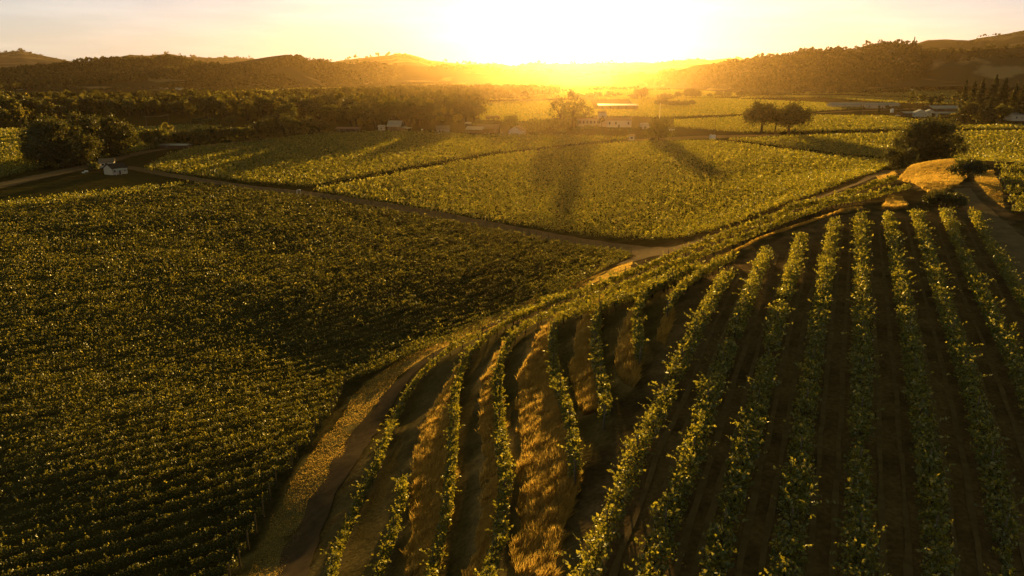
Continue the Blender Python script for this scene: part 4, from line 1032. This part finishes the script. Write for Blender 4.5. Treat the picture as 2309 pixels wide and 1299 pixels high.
AUREOLE = [(50.0, 620, (1, .96, .85)), (1.3, 60, (1, .92, .82))]
# ------------------------------------------------------------------ light, sky, haze
w = bpy.data.worlds.new('World'); scene.world = w; w.use_nodes = True
nt = w.node_tree; N, L = nt.nodes, nt.links; N.clear()
out = N.new('ShaderNodeOutputWorld'); bg = N.new('ShaderNodeBackground'); bg.inputs[1].default_value = SKY
sky = N.new('ShaderNodeTexSky'); sky.sky_type = 'NISHITA'; sky.sun_disc = False
sky.sun_elevation = SUN_EL; sky.sun_rotation = SUN_AZ
sky.air_density = 1.0; sky.dust_density = 0.8; sky.ozone_density = 1.0
tint = N.new('ShaderNodeMixRGB'); tint.blend_type = 'MULTIPLY'; tint.inputs[0].default_value = 1; tint.inputs[2].default_value = (*TINT, 1)
L.new(sky.outputs[0], tint.inputs[1])
sx = N.new('ShaderNodeSeparateXYZ'); tcg = N.new('ShaderNodeTexCoord'); L.new(tcg.outputs['Generated'], sx.inputs[0])
ad0 = N.new('ShaderNodeMixRGB'); ad0.blend_type = 'ADD'; ad0.inputs[0].default_value = 1; ad0.inputs[2].default_value = (*AIR, 1)   # pale dusty air
L.new(tint.outputs[0], ad0.inputs[1]); tint = ad0
zr = ramp(N, ZEN); L.new(sx.outputs['Z'], zr.inputs[0])          # the sunset sky gets darker and deeper overhead
tin2 = N.new('ShaderNodeMixRGB'); tin2.blend_type = 'MULTIPLY'; tin2.inputs[0].default_value = 1
L.new(tint.outputs[0], tin2.inputs[1]); L.new(zr.outputs[0], tin2.inputs[2]); tint = tin2
mpc = N.new('ShaderNodeMapping'); mpc.inputs['Scale'].default_value = (3, 3, 26); mpc.inputs['Rotation'].default_value = (0, .12, 0); L.new(tcg.outputs['Generated'], mpc.inputs[0])
cn = N.new('ShaderNodeTexNoise'); cn.inputs['Scale'].default_value = 2.2; cn.inputs['Detail'].default_value = 6; L.new(mpc.outputs[0], cn.inputs['Vector'])
cr_ = ramp(N, [(.45, (.96, .965, .97)), (.70, (1.10, 1.09, 1.09))]); L.new(cn.outputs[0], cr_.inputs[0])      # thin wisps of high cloud
tin3 = N.new('ShaderNodeMixRGB'); tin3.blend_type = 'MULTIPLY'; tin3.inputs[0].default_value = 1
L.new(tint.outputs[0], tin3.inputs[1]); L.new(cr_.outputs[0], tin3.inputs[2]); tint = tin3
tc = N.new('ShaderNodeTexCoord'); dt = N.new('ShaderNodeVectorMath'); dt.operation = 'DOT_PRODUCT'; dt.inputs[1].default_value = tuple(SUN_DIR)
L.new(tc.outputs['Generated'], dt.inputs[0])
acc = tint
for amp, pw, col in AUREOLE:                      # the bright air round the sun
    cl = N.new('ShaderNodeMath'); cl.operation = 'MAXIMUM'; cl.inputs[1].default_value = 0; L.new(dt.outputs['Value'], cl.inputs[0])
    po = N.new('ShaderNodeMath'); po.operation = 'POWER'; po.inputs[1].default_value = pw; L.new(cl.outputs[0], po.inputs[0])
    ad = N.new('ShaderNodeMixRGB'); ad.blend_type = 'ADD'; ad.inputs[2].default_value = (*[amp*c for c in col], 1)
    L.new(po.outputs[0], ad.inputs[0]); L.new(acc.outputs[0], ad.inputs[1]); acc = ad
L.new(acc.outputs[0], bg.inputs[0]); L.new(bg.outputs[0], out.inputs[0])
sd = bpy.data.lights.new('sun', 'SUN'); sd.energy = SUN_E; sd.angle = radians(.53); sd.color = SUN_COL
so = bpy.data.objects.new('sun', sd); COL.objects.link(so)
from mathutils import Vector
so.rotation_euler = Vector(-SUN_DIR).to_track_quat('-Z', 'Y').to_euler(); so.location = (0, 0, 60)
m, nt, N, L, out = mat('haze_air')
pv = N.new('ShaderNodeVolumePrincipled'); pv.inputs['Color'].default_value = (*HAZE_COL, 1); pv.inputs['Density'].default_value = HAZE; pv.inputs['Anisotropy'].default_value = HAZE_G
L.new(pv.outputs[0], out.inputs['Volume'])
if HAZE > 0:
    hz = MB().box((-7700, -130, -1.2), (7700, 8300, 420)).build('haze', m); stuff(hz)
scene.view_settings.view_transform = 'Standard'; scene.view_settings.look = 'None'
scene.view_settings.exposure = EXPO; scene.view_settings.gamma = 1
c = scene.cycles
c.max_bounces = 6; c.diffuse_bounces = 3; c.glossy_bounces = 1; c.transmission_bounces = 4; c.transparent_max_bounces = 4; c.volume_bounces = 0
c.use_denoising = True; c.caustics_reflective = False; c.caustics_refractive = False
